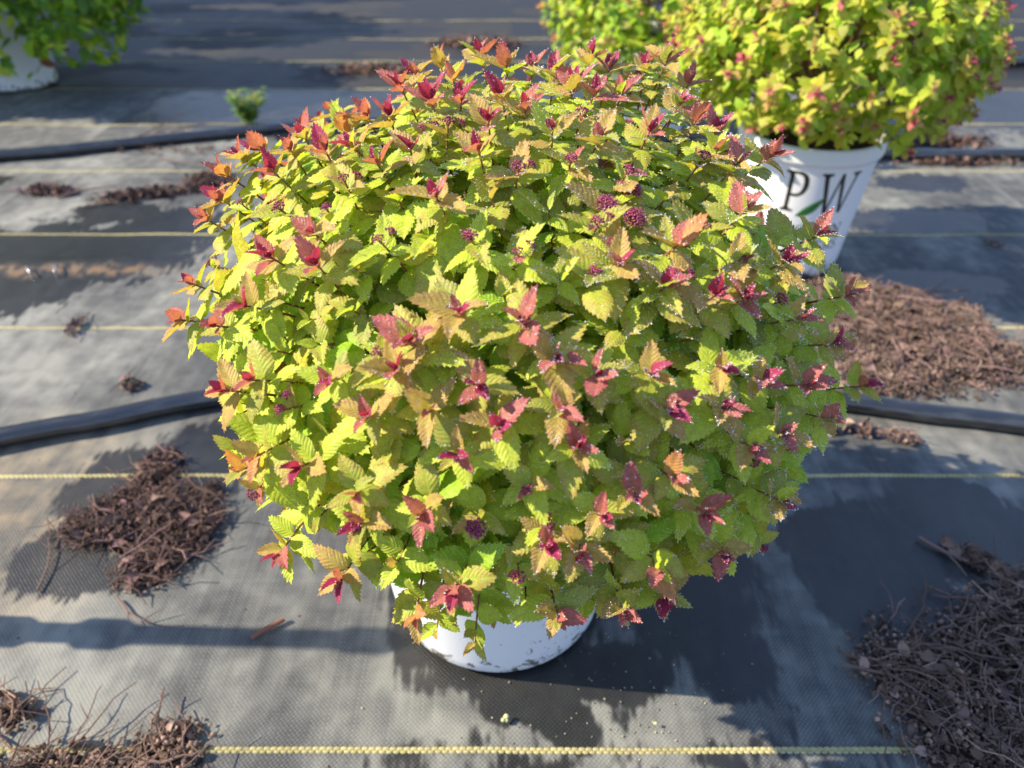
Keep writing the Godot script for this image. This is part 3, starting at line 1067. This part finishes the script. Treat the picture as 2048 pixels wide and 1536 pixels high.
func scatter(called: String, mesh: Mesh, o: Node3D, blobs: Array, count: int, size: Vector2, tones: Array, flat: float, lift := 1.0) -> void:
	var mm := MultiMesh.new()
	mm.transform_format = MultiMesh.TRANSFORM_3D
	mm.use_colors = true
	mm.mesh = mesh
	mm.instance_count = count
	var total := 0.0
	for e in blobs:
		total += e[2] * e[3]
	for k in count:
		var pickd := rng.randf() * total
		var e: Array = blobs[-1]
		for c in blobs:
			pickd -= c[2] * c[3]
			if pickd <= 0.0:
				e = c
				break
		var a := rng.randf() * TAU
		var rr := sqrt(rng.randf()) * rng.randf_range(0.70, 1.32)
		var p := Vector2(cos(a) * e[2] * rr, sin(a) * e[3] * rr).rotated(deg_to_rad(e[5]))
		var s := lerpf(size.x, size.y * 1.25, pow(rng.randf(), 1.8))
		var y := mound_y(blobs, e[0] + p.x, e[1] + p.y) + s * rng.randf_range(0.0, 0.5) * lift
		var q := Basis.from_euler(Vector3(rng.randf_range(-flat, flat), rng.randf() * TAU, rng.randf_range(-flat, flat)))
		mm.set_instance_transform(k, Transform3D(q * Basis.from_scale(Vector3.ONE * s), Vector3(e[0] + p.x, y, -(e[1] + p.y)) - o.position))
		var c: Color = tones[rng.randi() % tones.size()]
		c *= 1.0 + 0.55 * swell.get_noise_2d((e[0] + p.x) * 30.0 + 70.0, (e[1] + p.y) * 30.0)
		mm.set_instance_color(k, c * (rng.randf_range(0.5, 1.25) if rng.randf() < 0.8 else rng.randf_range(1.2, 1.55)))
	var m := MultiMeshInstance3D.new()
	m.name = called
	m.multimesh = mm
	m.material_override = crumb_mat
	m.set_meta("kind", "stuff")
	o.add_child(m, true)

func mound_y(blobs: Array, x: float, d: float) -> float:
	var best := 0.0
	for e in blobs:
		var p := Vector2(x - e[0], d - e[1]).rotated(-deg_to_rad(e[5]))
		var r := Vector2(p.x / e[2], p.y / e[3]).length()
		if r < 1.0:
			best = maxf(best, 0.72 * e[4] * (1.0 - r * r) * maxf(0.15, 0.62 + 0.95 * swell.get_noise_2d(x * 22.0, d * 22.0)))
	return maxf(ground_y(x, d), best)

# blobs: x, distance, radius across, radius along, height, tilt
func make_heap(label: String, blobs: Array, seed_: int, n: Array, tones: Array, twigs: Array, big := 1.0, core := true) -> Node3D:
	rng.seed = seed_
	var o := thing("litter_heap", label, "litter", Vector3(blobs[0][0], 0.0, -blobs[0][1]), "swept up heaps of plant litter")
	o.set_meta("kind", "stuff")
	if core:
		for e in blobs:
			var b := Bag.new()
			b.colored = true
			for k in 9:
				for s in 33:
					var p := Vector2(cos(TAU * s / 32.0) * e[2], sin(TAU * s / 32.0) * e[3]).rotated(deg_to_rad(e[5])) * (k / 8.0) * (0.72 + 0.14 * sin(s * TAU / 32.0 * 5.0 + e[0] * 40.0) * (k / 8.0))
					var x: float = e[0] + p.x
					var d: float = e[1] + p.y
					var y := mound_y(blobs, x, d) * 0.86 - 0.001 - 0.003 * k / 8.0
					b.v.append(Vector3(x, y, -d) - o.position)
					b.c.append(tones[0] * 0.42)  # core coloured darker, painting shade into the gaps between scraps
			for k in 8:
				for s in 32:
					var p := k * 33 + s
					b.tri(p, p + 1, p + 33, Vector3.UP)
					b.tri(p + 1, p + 34, p + 33, Vector3.UP)
			b.smooth()
			part("shade_dark_core", b.mesh(), crumb_mat, o)
	if n[0]:
		scatter("dry_leaves", flake_mesh, o, blobs, n[0], Vector2(0.0020, 0.0095) * big, tones, 1.2)
	if n[1]:
		scatter("bark_crumbs", chunk_mesh, o, blobs, n[1], Vector2(0.0010, 0.0032) * big, tones, 1.5)
	if n[2]:
		scatter("stalks", stalk_mesh, o, blobs, n[2], Vector2(0.008, 0.024) * big, tones, 0.45)
	if n[3]:
		scatter("dry_flower_heads", head_mesh, o, blobs, n[3], Vector2(0.0035, 0.0085) * big, tones, 0.9, 1.4)
	for t in twigs:
		twig_part(o, t, blobs)
	return o

# t: x0, d0, x1, d1, radius, bend, rise, number of side shoots
func twig_part(o: Node3D, t: Array, blobs: Array) -> void:
	var b := Bag.new()
	b.colored = true
	var col := Color(0.115, 0.075, 0.06).lerp(Color(0.20, 0.13, 0.11), rng.randf())
	var pts := []
	var rad := []
	var flat := Vector2(t[2] - t[0], t[3] - t[1])
	var across := flat.orthogonal().normalized()
	for k in 9:
		var s := k / 8.0
		var p: Vector2 = Vector2(t[0], t[1]) + flat * s + across * (t[5] * sin(PI * s) + rng.randf_range(-0.0016, 0.0016))
		var y: float = mound_y(blobs, p.x, p.y) + t[4] + t[6] * sin(PI * 0.5 * s)
		pts.append(Vector3(p.x, y, -p.y) - o.position)
		rad.append(t[4] * lerpf(1.0, 0.45, s) * rng.randf_range(0.88, 1.14))
	tube(b, pts, rad, 6, true, col)
	for k in t[7]:
		var at: Vector3 = pts[2 + (k * 2) % 6]
		var dir: Vector3 = (pts[8] - pts[0]).normalized().rotated(Vector3.UP, rng.randf_range(0.5, 1.0) * (1.0 if k % 2 else -1.0))
		var len: float = (pts[8] - pts[0]).length() * rng.randf_range(0.2, 0.42)
		tube(b, [at, at + dir * len * 0.5 + Vector3(0, 0.003, 0), at + dir * len + Vector3(0, rng.randf_range(0.0, 0.008), 0)], [t[4] * 0.6, t[4] * 0.5, t[4] * 0.3], 5, true, col * 0.9)
	part("twig", b.mesh(), twig_mat, o)

# ---------------------------------------------------------------- small things
func make_weed() -> void:
	rng.seed = 41
	var o := thing("weed", "small feathery green weed growing through the fabric behind the pipe", "weed", Vector3(-0.655, 0.0, -1.80))
	var green: StandardMaterial3D = leaf_mats[10]
	var pale: StandardMaterial3D = leaf_mats[8]
	for k in 15:
		var a := k * 2.4
		var lean := Vector3(cos(a) * 0.032, 0.0, sin(a) * 0.026) * rng.randf_range(0.4, 1.3)
		var h: float = rng.randf_range(0.045, 0.078) if k else 0.085
		var b := Bag.new()
		b.colored = true
		var pts := [lean * 0.1 + Vector3(0, -0.003, 0), lean * 0.6 + Vector3(0, h * 0.5, 0), lean * 1.5 + Vector3(0, h, 0)]
		tube(b, pts, [0.0012, 0.001, 0.0006], 5, true, Color(0.10, 0.16, 0.05))
		part("stem", b.mesh(), stem_mat, o)
		for j in 17:
			var t := 0.15 + 0.85 * j / 16.0
			var at := bez(pts[0], pts[1], pts[2], t)
			var s := j * 2.39996 + k
			var dir := Vector3(cos(s), rng.randf_range(0.1, 0.7), sin(s)).normalized()
			var list := []
			leaf_at(list, at, dir, Vector3.UP + Vector3(rng.randfn(), 0, rng.randfn()) * 0.2, rng.randf_range(0.015, 0.026) * (1.2 - t * 0.4), 0, false)
			var m := part("leaf", shape_mesh(leaf_lo[j % 8]), green if rng.randf() < 0.6 else pale, o)
			m.transform = list[0][0].scaled_local(Vector3(0.9, 1.0, 1.0))

func make_staple(label: String, at: Vector3, turn: float) -> void:
	var steel := mat(srgb(190, 192, 196), 0.28)
	steel.metallic = 1.0
	steel.resource_name = "galvanised_wire"
	var b := Bag.new()
	var r := 0.0016
	tube(b, [Vector3(-0.013, -0.014, 0), Vector3(-0.013, 0.003, 0), Vector3(-0.0115, 0.0052, 0.0), Vector3(0.0, 0.0062, 0.001), Vector3(0.0115, 0.0052, 0), Vector3(0.013, 0.003, 0), Vector3(0.013, -0.014, 0)], [r, r, r, r, r, r, r], 8)
	var o := MeshInstance3D.new()
	o.mesh = b.mesh()
	o.material_override = steel
	o.name = numbered("fabric_staple")
	add_child(o)
	o.position = at
	o.rotation.y = turn
	tag(o, label, "staple", "wire staples pinning the fabric")

func make_riser() -> void:
	# the upright riser just outside the picture whose shadow crosses the fabric
	var o := thing("sprinkler_riser", "slim black sprinkler riser with two couplings standing on the fabric", "sprinkler", Vector3(-0.80, 0.0, -0.382))
	var b := Bag.new()
	tube(b, [Vector3(0, -0.002, 0), Vector3(0, 0.30, 0), Vector3(0.003, 0.49, 0)], [0.0105, 0.0105, 0.0100], 16)
	part("pole", b.mesh(), pipe_mat, o)
	for h in [0.250, 0.318]:
		var c := Bag.new()
		tube(c, [Vector3(0, h - 0.016, 0), Vector3(0, h - 0.010, 0), Vector3(0, h + 0.010, 0), Vector3(0, h + 0.017, 0)], [0.012, 0.0165, 0.0165, 0.012], 14)
		part("coupling", c.mesh(), pipe_mat, o)
	var n := Bag.new()
	tube(n, [Vector3(0.003, 0.485, 0), Vector3(0.003, 0.51, 0), Vector3(0.003, 0.525, 0)], [0.014, 0.014, 0.006], 12)
	part("nozzle", n.mesh(), pipe_mat, o)

func make_crumb(label: String, at: Vector3, s: float, called: String) -> void:
	var b := Bag.new()
	b.colored = true
	rng.seed = int(at.x * 1000.0) + 300
	for k in 5:
		ball(b, Vector3(rng.randf_range(-0.5, 0.5), rng.randf_range(0.35, 0.7), rng.randf_range(-0.5, 0.5)) * s, s * rng.randf_range(0.45, 0.7), Color(0.50, 0.50, 0.27) * rng.randf_range(0.8, 1.15), 0.7)
	var o := MeshInstance3D.new()
	o.mesh = b.mesh()
	o.material_override = crumb_mat
	o.name = numbered(called)
	add_child(o)
	o.position = at
	tag(o, label, "petal")

func make_grit() -> void:
	rng.seed = 91
	var mm := MultiMesh.new()
	mm.transform_format = MultiMesh.TRANSFORM_3D
	mm.use_colors = true
	mm.mesh = chunk_mesh
	mm.instance_count = 260
	for k in 260:
		var x := rng.randfn() * 0.07 + 0.10
		var d := rng.randfn() * 0.035 + 0.315
		if k >= 110:
			x = rng.randf_range(-0.6, 0.6)
			d = rng.randf_range(0.24, 1.1)
		var s := rng.randf_range(0.0005, 0.0014)
		mm.set_instance_transform(k, Transform3D(Basis.from_euler(Vector3(rng.randf() * TAU, rng.randf() * TAU, 0)) * Basis.from_scale(Vector3.ONE * s), Vector3(x, ground_y(x, d) + s * 0.6, -d)))
		mm.set_instance_color(k, Color(0.42, 0.38, 0.26) * rng.randf_range(0.3, 1.1) if k < 110 else Color(0.10, 0.075, 0.06))
	var m := MultiMeshInstance3D.new()
	m.name = "grit"
	m.multimesh = mm
	m.material_override = crumb_mat
	m.set_meta("kind", "stuff")
	tag(m, "scattered pale fertiliser grains and soil crumbs on the fabric", "grit")
	add_child(m)

# ---------------------------------------------------------------- the place
func _ready() -> void:
	# camera: a phone held low over the plant
	var cam := Camera3D.new()
	cam.name = "camera"
	add_child(cam)
	cam.position = EYE
	cam.rotation_degrees.x = -PITCH
	var lens := CameraAttributesPhysical.new()
	lens.frustum_focal_length = 32.36
	lens.frustum_focus_distance = 0.39
	lens.exposure_aperture = 9.5
	cam.attributes = lens
	cam.near = 0.02
	cam.far = 400.0
	cam.fov = 56.8
	cam.current = true
	# sky and low morning sun from beyond the left edge
	var env := Environment.new()
	env.background_mode = Environment.BG_SKY
	var sky := Sky.new()
	var air := ProceduralSkyMaterial.new()
	air.sky_top_color = Color(0.42, 0.52, 0.70)
	air.sky_horizon_color = Color(0.70, 0.77, 0.85)
	air.sky_curve = 0.18
	air.ground_bottom_color = Color(0.25, 0.25, 0.24)
	air.ground_horizon_color = Color(0.50, 0.55, 0.58)
	sky.sky_material = air
	env.sky = sky
	env.background_energy_multiplier = 1.2
	env.tonemap_mode = Environment.TONE_MAPPER_LINEAR
	env.tonemap_exposure = 2.16
	env.sdfgi_enabled = true
	env.ssao_enabled = true
	env.ssil_enabled = true
	var we := WorldEnvironment.new()
	we.name = "environment"
	we.environment = env
	add_child(we)
	var sun := DirectionalLight3D.new()
	sun.name = "sun"
	sun.light_energy = 1.6
	sun.light_color = Color(1.0, 0.94, 0.84)
	sun.light_angular_distance = 0.5
	sun.shadow_enabled = true
	add_child(sun)
	var el := deg_to_rad(37.0)
	var az := deg_to_rad(1.5)
	sun.look_at_from_position(Vector3.ZERO, Vector3(cos(el) * cos(az), -sin(el), cos(el) * sin(az)))

	# materials that several things share
	make_leaf_library()
	make_litter_library()
	plain_white = mat(srgb(226, 228, 228), 0.38)
	plain_white.resource_name = "white_plastic"
	soil_mat = mat(srgb(58, 44, 36), 0.95, 0.2)
	soil_mat.resource_name = "potting_soil"
	pipe_mat = StandardMaterial3D.new()
	pipe_mat.resource_name = "black_polyethylene"
	var scuff := NoiseTexture2D.new()
	scuff.width = 256
	scuff.height = 256
	scuff.seamless = true
	var sn := FastNoiseLite.new()
	sn.seed = 12
	sn.frequency = 0.02
	sn.fractal_octaves = 5
	scuff.noise = sn
	var ramp := Gradient.new()
	ramp.set_color(0, srgb(28, 30, 33))
	ramp.set_color(1, srgb(62, 64, 66))
	ramp.add_point(0.5, srgb(32, 34, 38))
	scuff.color_ramp = ramp
	pipe_mat.albedo_texture = scuff
	pipe_mat.uv1_scale = Vector3(1, 3, 1)
	pipe_mat.roughness = 0.22
	pipe_mat.metallic_specular = 0.65

	make_ground()

	# potted plants
	var row := "potted spireas set out on the fabric"
	var main := thing("potted_spirea", "large lime green spirea with crimson shoot tips in white pot, in front", "plant", Vector3(-0.013, 0.0, -0.426), row)
	add_pot(main, pot_wall(3, false, true), deg_to_rad(0.0), 1.12)
	grow(main, {"seed": 11, "c": Vector3(0.018, 0.298, 0.006), "a": Vector3(0.212, 0.160, 0.211), "lean": 0.20, "leaf": 0.0243, "red": 0.9, "shoots": 270, "low": -0.74, "outer": 1400, "inner": 800, "lo": false, "single": true, "dew": 70.0}, TIPS)
	var back := thing("potted_spirea", "yellow green spirea in white pot printed with large dark letters", "plant", Vector3(0.462, 0.0, -1.10), row)
	add_pot(back, pot_wall(4, true, false), deg_to_rad(-4.0))
	grow(back, {"seed": 23, "c": Vector3(-0.005, 0.332, 0.0), "a": Vector3(0.222, 0.165, 0.215), "leaf": 0.0228, "red": 0.8, "shoots": 300, "low": -0.62, "outer": 950, "inner": 520, "lo": true, "single": true}, [])
	var third := thing("potted_spirea", "green spirea half hidden behind the plant in the lettered pot", "plant", Vector3(0.32, 0.0, -1.74), row)
	add_pot(third, pot_wall(5, false, false), 0.4)
	grow(third, {"seed": 31, "c": Vector3(0.0, 0.26, 0.0), "a": Vector3(0.25, 0.215, 0.25), "leaf": 0.031, "red": 0.45, "shoots": 170, "low": -0.8, "outer": 600, "inner": 380, "lo": true, "single": true}, [])
	var far := thing("potted_spirea", "dark green bush in white pot standing in shade at the upper left corner", "plant", Vector3(-1.40, 0.0, -2.14), row)
	add_pot(far, pot_wall(6, false, false), 0.9)
	grow(far, {"seed": 37, "c": Vector3(0.07, 0.275, 0.0), "a": Vector3(0.34, 0.29, 0.32), "leaf": 0.040, "red": 0.12, "shoots": 190, "low": -0.8, "outer": 950, "inner": 380, "lo": true, "single": true}, [])
	# their neighbours past the left edge, which shade the far ground
	var shade := [
		[Vector3(-2.16, 0.0, -2.20), 0.56, 0.44, "waist high green potted shrub past the left edge, beside the shaded bush"],
		[Vector3(-2.60, 0.0, -3.70), 0.92, 0.76, "tallest green potted shrub, far back past the left edge"],
		[Vector3(-2.45, 0.0, -2.92), 0.80, 0.64, "green potted shrub between the two other shrubs past the left edge"]]
	for k in shade.size():
		var s := thing("potted_shrub", shade[k][3], "plant", shade[k][0], "tall potted shrubs past the left edge")
		add_pot(s, plain_white, 0.0)
		grow(s, {"seed": 50 + k, "c": Vector3(0.0, shade[k][1], 0.0), "a": Vector3(0.36, shade[k][2], 0.36), "leaf": 0.058, "red": 0.2, "shoots": 140, "low": -0.8, "outer": 620, "inner": 420, "lo": true, "single": false}, [])

	# irrigation pipes
	make_pipe("thick black irrigation pipe bowing round the back of the front pot", [[-1.10, 0.45], [-0.61, 0.622], [-0.505, 0.654], [-0.378, 0.697], [-0.15, 0.735], [0.05, 0.742], [0.25, 0.725], [0.422, 0.690], [0.513, 0.668], [0.623, 0.646], [1.1, 0.53]], 0.0120)
	make_pipe("black irrigation pipe crossing behind the lettered pot", [[-2.0, 1.36], [-1.137, 1.545], [-0.941, 1.60], [-0.694, 1.685], [-0.401, 1.765], [0.0, 1.77], [0.45, 1.62], [0.843, 1.555], [1.142, 1.555], [2.0, 1.60]], 0.0120)
	make_pipe("black irrigation pipe farthest back, near the upper right corner", [[0.2, 3.9], [0.55, 3.2], [0.9, 2.62], [1.36, 2.345], [1.59, 2.34], [2.4, 2.4]], 0.0145)
	make_riser()

	# litter
	var brown := [Color(0.095, 0.060, 0.050), Color(0.135, 0.088, 0.072), Color(0.18, 0.12, 0.095), Color(0.10, 0.066, 0.060), Color(0.21, 0.125, 0.115)]
	var warm := [Color(0.14, 0.095, 0.080), Color(0.18, 0.13, 0.105), Color(0.22, 0.16, 0.13), Color(0.16, 0.105, 0.095), Color(0.25, 0.165, 0.15)]
	var dark := [Color(0.125, 0.080, 0.058), Color(0.175, 0.114, 0.084), Color(0.23, 0.152, 0.112), Color(0.14, 0.092, 0.070), Color(0.30, 0.20, 0.155)]
	make_heap("ragged heap of brown trimmings on a dark wet patch left of the front pot", [[-0.395, 0.510, 0.062, 0.042, 0.020, 0.0], [-0.405, 0.575, 0.024, 0.036, 0.012, 0.0], [-0.36, 0.445, 0.030, 0.030, 0.008, 10.0], [-0.440, 0.49, 0.036, 0.024, 0.010, 0.0], [-0.345, 0.50, 0.03, 0.05, 0.004, 0.0]], 71, [330, 900, 420, 330], brown,
		[[-0.455, 0.415, -0.49, 0.505, 0.0011, 0.006, 0.004, 2], [-0.375, 0.405, -0.30, 0.375, 0.0011, 0.008, 0.002, 2], [-0.385, 0.43, -0.325, 0.42, 0.0012, -0.004, 0.004, 2], [-0.34, 0.455, -0.285, 0.475, 0.0010, 0.005, 0.004, 2], [-0.40, 0.62, -0.41, 0.535, 0.0010, 0.004, 0.004, 1], [-0.435, 0.565, -0.36, 0.50, 0.0013, -0.006, 0.004, 1]])
	make_heap("broad sunlit heap of pinkish brown dried flower heads behind the pipe", [[0.575, 0.850, 0.115, 0.115, 0.026, 0.0], [0.530, 0.960, 0.062, 0.052, 0.024, 0.0], [0.640, 0.790, 0.065, 0.055, 0.020, 0.0], [0.50, 0.760, 0.065, 0.050, 0.018, 0.0], [0.47, 0.86, 0.050, 0.070, 0.015, 0.0]], 72, [520, 1000, 1300, 2000], warm,
		[[0.60, 0.985, 0.71, 0.955, 0.0020, 0.010, 0.012, 2], [0.70, 0.955, 0.695, 0.87, 0.0028, 0.006, 0.006, 0], [0.52, 0.86, 0.63, 0.80, 0.0024, -0.008, 0.008, 1], [0.55, 0.93, 0.68, 0.90, 0.0014, 0.010, 0.008, 2], [0.61, 0.87, 0.665, 0.76, 0.0016, 0.004, 0.006, 1], [0.44, 0.93, 0.56, 0.90, 0.0016, 0.004, 0.010, 1], [0.70, 0.82, 0.75, 0.87, 0.0014, 0.004, 0.006, 2]], 1.15)
	make_heap("big shaded heap of bark crumbs and grey twigs at the lower right corner", [[0.415, 0.315, 0.100, 0.062, 0.028, -18.0], [0.37, 0.275, 0.060, 0.045, 0.020, 0.0], [0.335, 0.330, 0.036, 0.028, 0.014, 0.0], [0.47, 0.370, 0.060, 0.048, 0.020, 0.0], [0.45, 0.26, 0.08, 0.06, 0.026, 0.0]], 73, [330, 6500, 650, 120], dark,
		[[0.325, 0.352, 0.455, 0.352, 0.0013, 0.004, 0.006, 2], [0.340, 0.350, 0.50, 0.305, 0.0012, -0.006, 0.008, 3], [0.29, 0.338, 0.42, 0.29, 0.0016, 0.004, 0.002, 2], [0.292, 0.352, 0.315, 0.332, 0.0014, 0.000, 0.004, 0], [0.355, 0.365, 0.40, 0.43, 0.0014, 0.006, 0.006, 3], [0.335, 0.37, 0.355, 0.425, 0.0010, 0.012, 0.004, 0], [0.40, 0.42, 0.47, 0.36, 0.0015, -0.004, 0.006, 2], [0.37, 0.36, 0.43, 0.405, 0.0012, 0.006, 0.008, 2], [0.38, 0.33, 0.45, 0.27, 0.0012, 0.004, 0.010, 2], [0.42, 0.38, 0.52, 0.395, 0.0012, -0.006, 0.010, 2], [0.31, 0.315, 0.37, 0.275, 0.0010, 0.006, 0.006, 2], [0.44, 0.34, 0.42, 0.27, 0.0011, 0.004, 0.010, 1], [0.36, 0.31, 0.47, 0.325, 0.0010, 0.006, 0.008, 2]])
	make_heap("dark leafless sprig of debris above the shaded heap on the right", [[0.475, 0.443, 0.040, 0.012, 0.008, -42.0]], 74, [60, 90, 20, 10], dark, [[0.418, 0.478, 0.505, 0.415, 0.0022, 0.003, 0.001, 3]], 1.0, false)
	make_heap("tangle of thin grey twigs and crumbs at the lower left corner", [[-0.345, 0.247, 0.090, 0.022, 0.012, 0.0], [-0.275, 0.262, 0.030, 0.028, 0.010, 0.0], [-0.415, 0.295, 0.026, 0.014, 0.006, 0.0]], 75, [60, 1100, 150, 0], dark,
		[[-0.365, 0.255, -0.40, 0.318, 0.0009, 0.006, 0.010, 2], [-0.350, 0.250, -0.315, 0.315, 0.0009, -0.004, 0.014, 1], [-0.355, 0.262, -0.345, 0.315, 0.0008, 0.004, 0.010, 2], [-0.330, 0.248, -0.29, 0.30, 0.0008, 0.003, 0.010, 1], [-0.43, 0.285, -0.37, 0.255, 0.0014, 0.003, 0.004, 1], [-0.275, 0.27, -0.292, 0.312, 0.0012, -0.005, 0.008, 3], [-0.26, 0.262, -0.278, 0.30, 0.0011, 0.005, 0.006, 2], [-0.315, 0.275, -0.31, 0.245, 0.0012, 0.002, 0.004, 1], [-0.415, 0.285, -0.44, 0.31, 0.0010, 0.003, 0.004, 1], [-0.29, 0.25, -0.245, 0.262, 0.0018, 0.002, 0.004, 0]])
	make_heap("long drift of dried leaves between the two black pipes on the left", [[-0.72, 1.355, 0.110, 0.024, 0.014, 16.0], [-0.63, 1.43, 0.050, 0.040, 0.014, 0.0]], 76, [380, 240, 80, 50], brown, [[-0.83, 1.29, -0.72, 1.36, 0.0016, 0.004, 0.004, 1], [-0.66, 1.38, -0.60, 1.46, 0.0014, 0.004, 0.006, 2]])
	make_heap("scant litter and a bent stalk on the fabric by the left edge", [[-0.93, 1.37, 0.055, 0.020, 0.010, 0.0]], 77, [120, 80, 30, 16], brown, [[-0.90, 1.335, -0.80, 1.38, 0.0026, -0.010, 0.004, 0], [-1.02, 1.37, -0.93, 1.39, 0.0014, 0.004, 0.004, 2]])
	make_heap("dim brown litter lying in the shade behind the weed", [[-0.42, 2.28, 0.140, 0.050, 0.020, 0.0], [-0.12, 2.62, 0.15, 0.06, 0.026, 0.0]], 78, [420, 260, 80, 60], dark, [], 1.3)
	make_heap("thin brown litter along the pipe right of the lettered pot", [[1.0, 1.66, 0.13, 0.040, 0.014, 0.0], [0.98, 1.525, 0.14, 0.015, 0.006, 0.0]], 79, [320, 200, 60, 50], brown, [])
	make_heap("few curled dry scraps in front of the pipe on the right", [[0.435, 0.642, 0.040, 0.010, 0.006, -12.0], [0.47, 0.628, 0.016, 0.010, 0.006, 0.0]], 80, [60, 40, 24, 14], warm, [], 1.1, false)
	make_heap("small crumpled brown scrap alone on the fabric left of the plant", [[-0.50, 0.737, 0.013, 0.008, 0.005, 0.0]], 81, [22, 14, 8, 4], brown, [], 0.9, false)
	make_heap("pinkish brown scrap caught on a yellow thread by the wet patch", [[-0.642, 0.875, 0.007, 0.022, 0.005, 0.0]], 82, [22, 12, 8, 3], warm, [[-0.638, 0.915, -0.63, 0.84, 0.0010, 0.003, 0.004, 2]], 0.9, false)
	make_heap("wisps of dry stalk leaning against the rear pipe on the left", [[-0.80, 1.70, 0.070, 0.035, 0.006, 0.0], [-0.75, 1.60, 0.13, 0.02, 0.004, 0.0]], 83, [50, 30, 60, 14], warm, [[-0.90, 1.655, -0.81, 1.80, 0.0017, 0.010, 0.020, 1], [-0.83, 1.66, -0.72, 1.75, 0.0017, -0.010, 0.016, 1], [-0.78, 1.55, -0.66, 1.50, 0.0015, 0.006, 0.004, 1]], 1.0, false)
	make_heap("sliver of dark bark on the fabric near the right edge", [[0.85, 1.14, 0.014, 0.006, 0.003, -40.0]], 84, [6, 10, 6, 0], dark, [[0.838, 1.152, 0.862, 1.128, 0.0026, 0.002, 0.001, 0]], 0.9, false)

	# single small things
	var stick := Bag.new()
	stick.colored = true
	tube(stick, [Vector3(-0.0125, 0, 0.0095), Vector3(-0.004, 0.0004, 0.0028), Vector3(0.005, 0.0, -0.004), Vector3(0.0125, 0.0004, -0.0095)], [0.0022, 0.0025, 0.0024, 0.0023], 9, true, Color(0.17, 0.085, 0.06))
	var st := MeshInstance3D.new()
	st.name = numbered("broken_stick")
	st.mesh = stick.mesh()
	st.material_override = twig_mat
	add_child(st)
	st.position = Vector3(-0.223, 0.0016, -0.374)
	tag(st, "short reddish broken stick lying alone on the fabric", "stick")
	make_weed()
	make_staple("bright wire staple in the wet fold, the one nearer the left edge", Vector3(-0.795, 0.003, -1.035), deg_to_rad(-50.0))
	make_staple("bright wire staple in the wet fold beside a dark stalk", Vector3(-0.752, 0.003, -1.04), deg_to_rad(-70.0))
	make_crumb("pale yellow fallen petal lying before the front pot", Vector3(-0.006, 0.0, -0.290), 0.0042, "fallen_petal")
	make_crumb("tiny cream petal near the lower yellow thread", Vector3(0.117, 0.0, -0.287), 0.0019, "fallen_petal")
	make_crumb("tiny pale petal on the shaded fabric at the right", Vector3(0.467, 0.0, -0.467), 0.0021, "fallen_petal")
	make_grit()
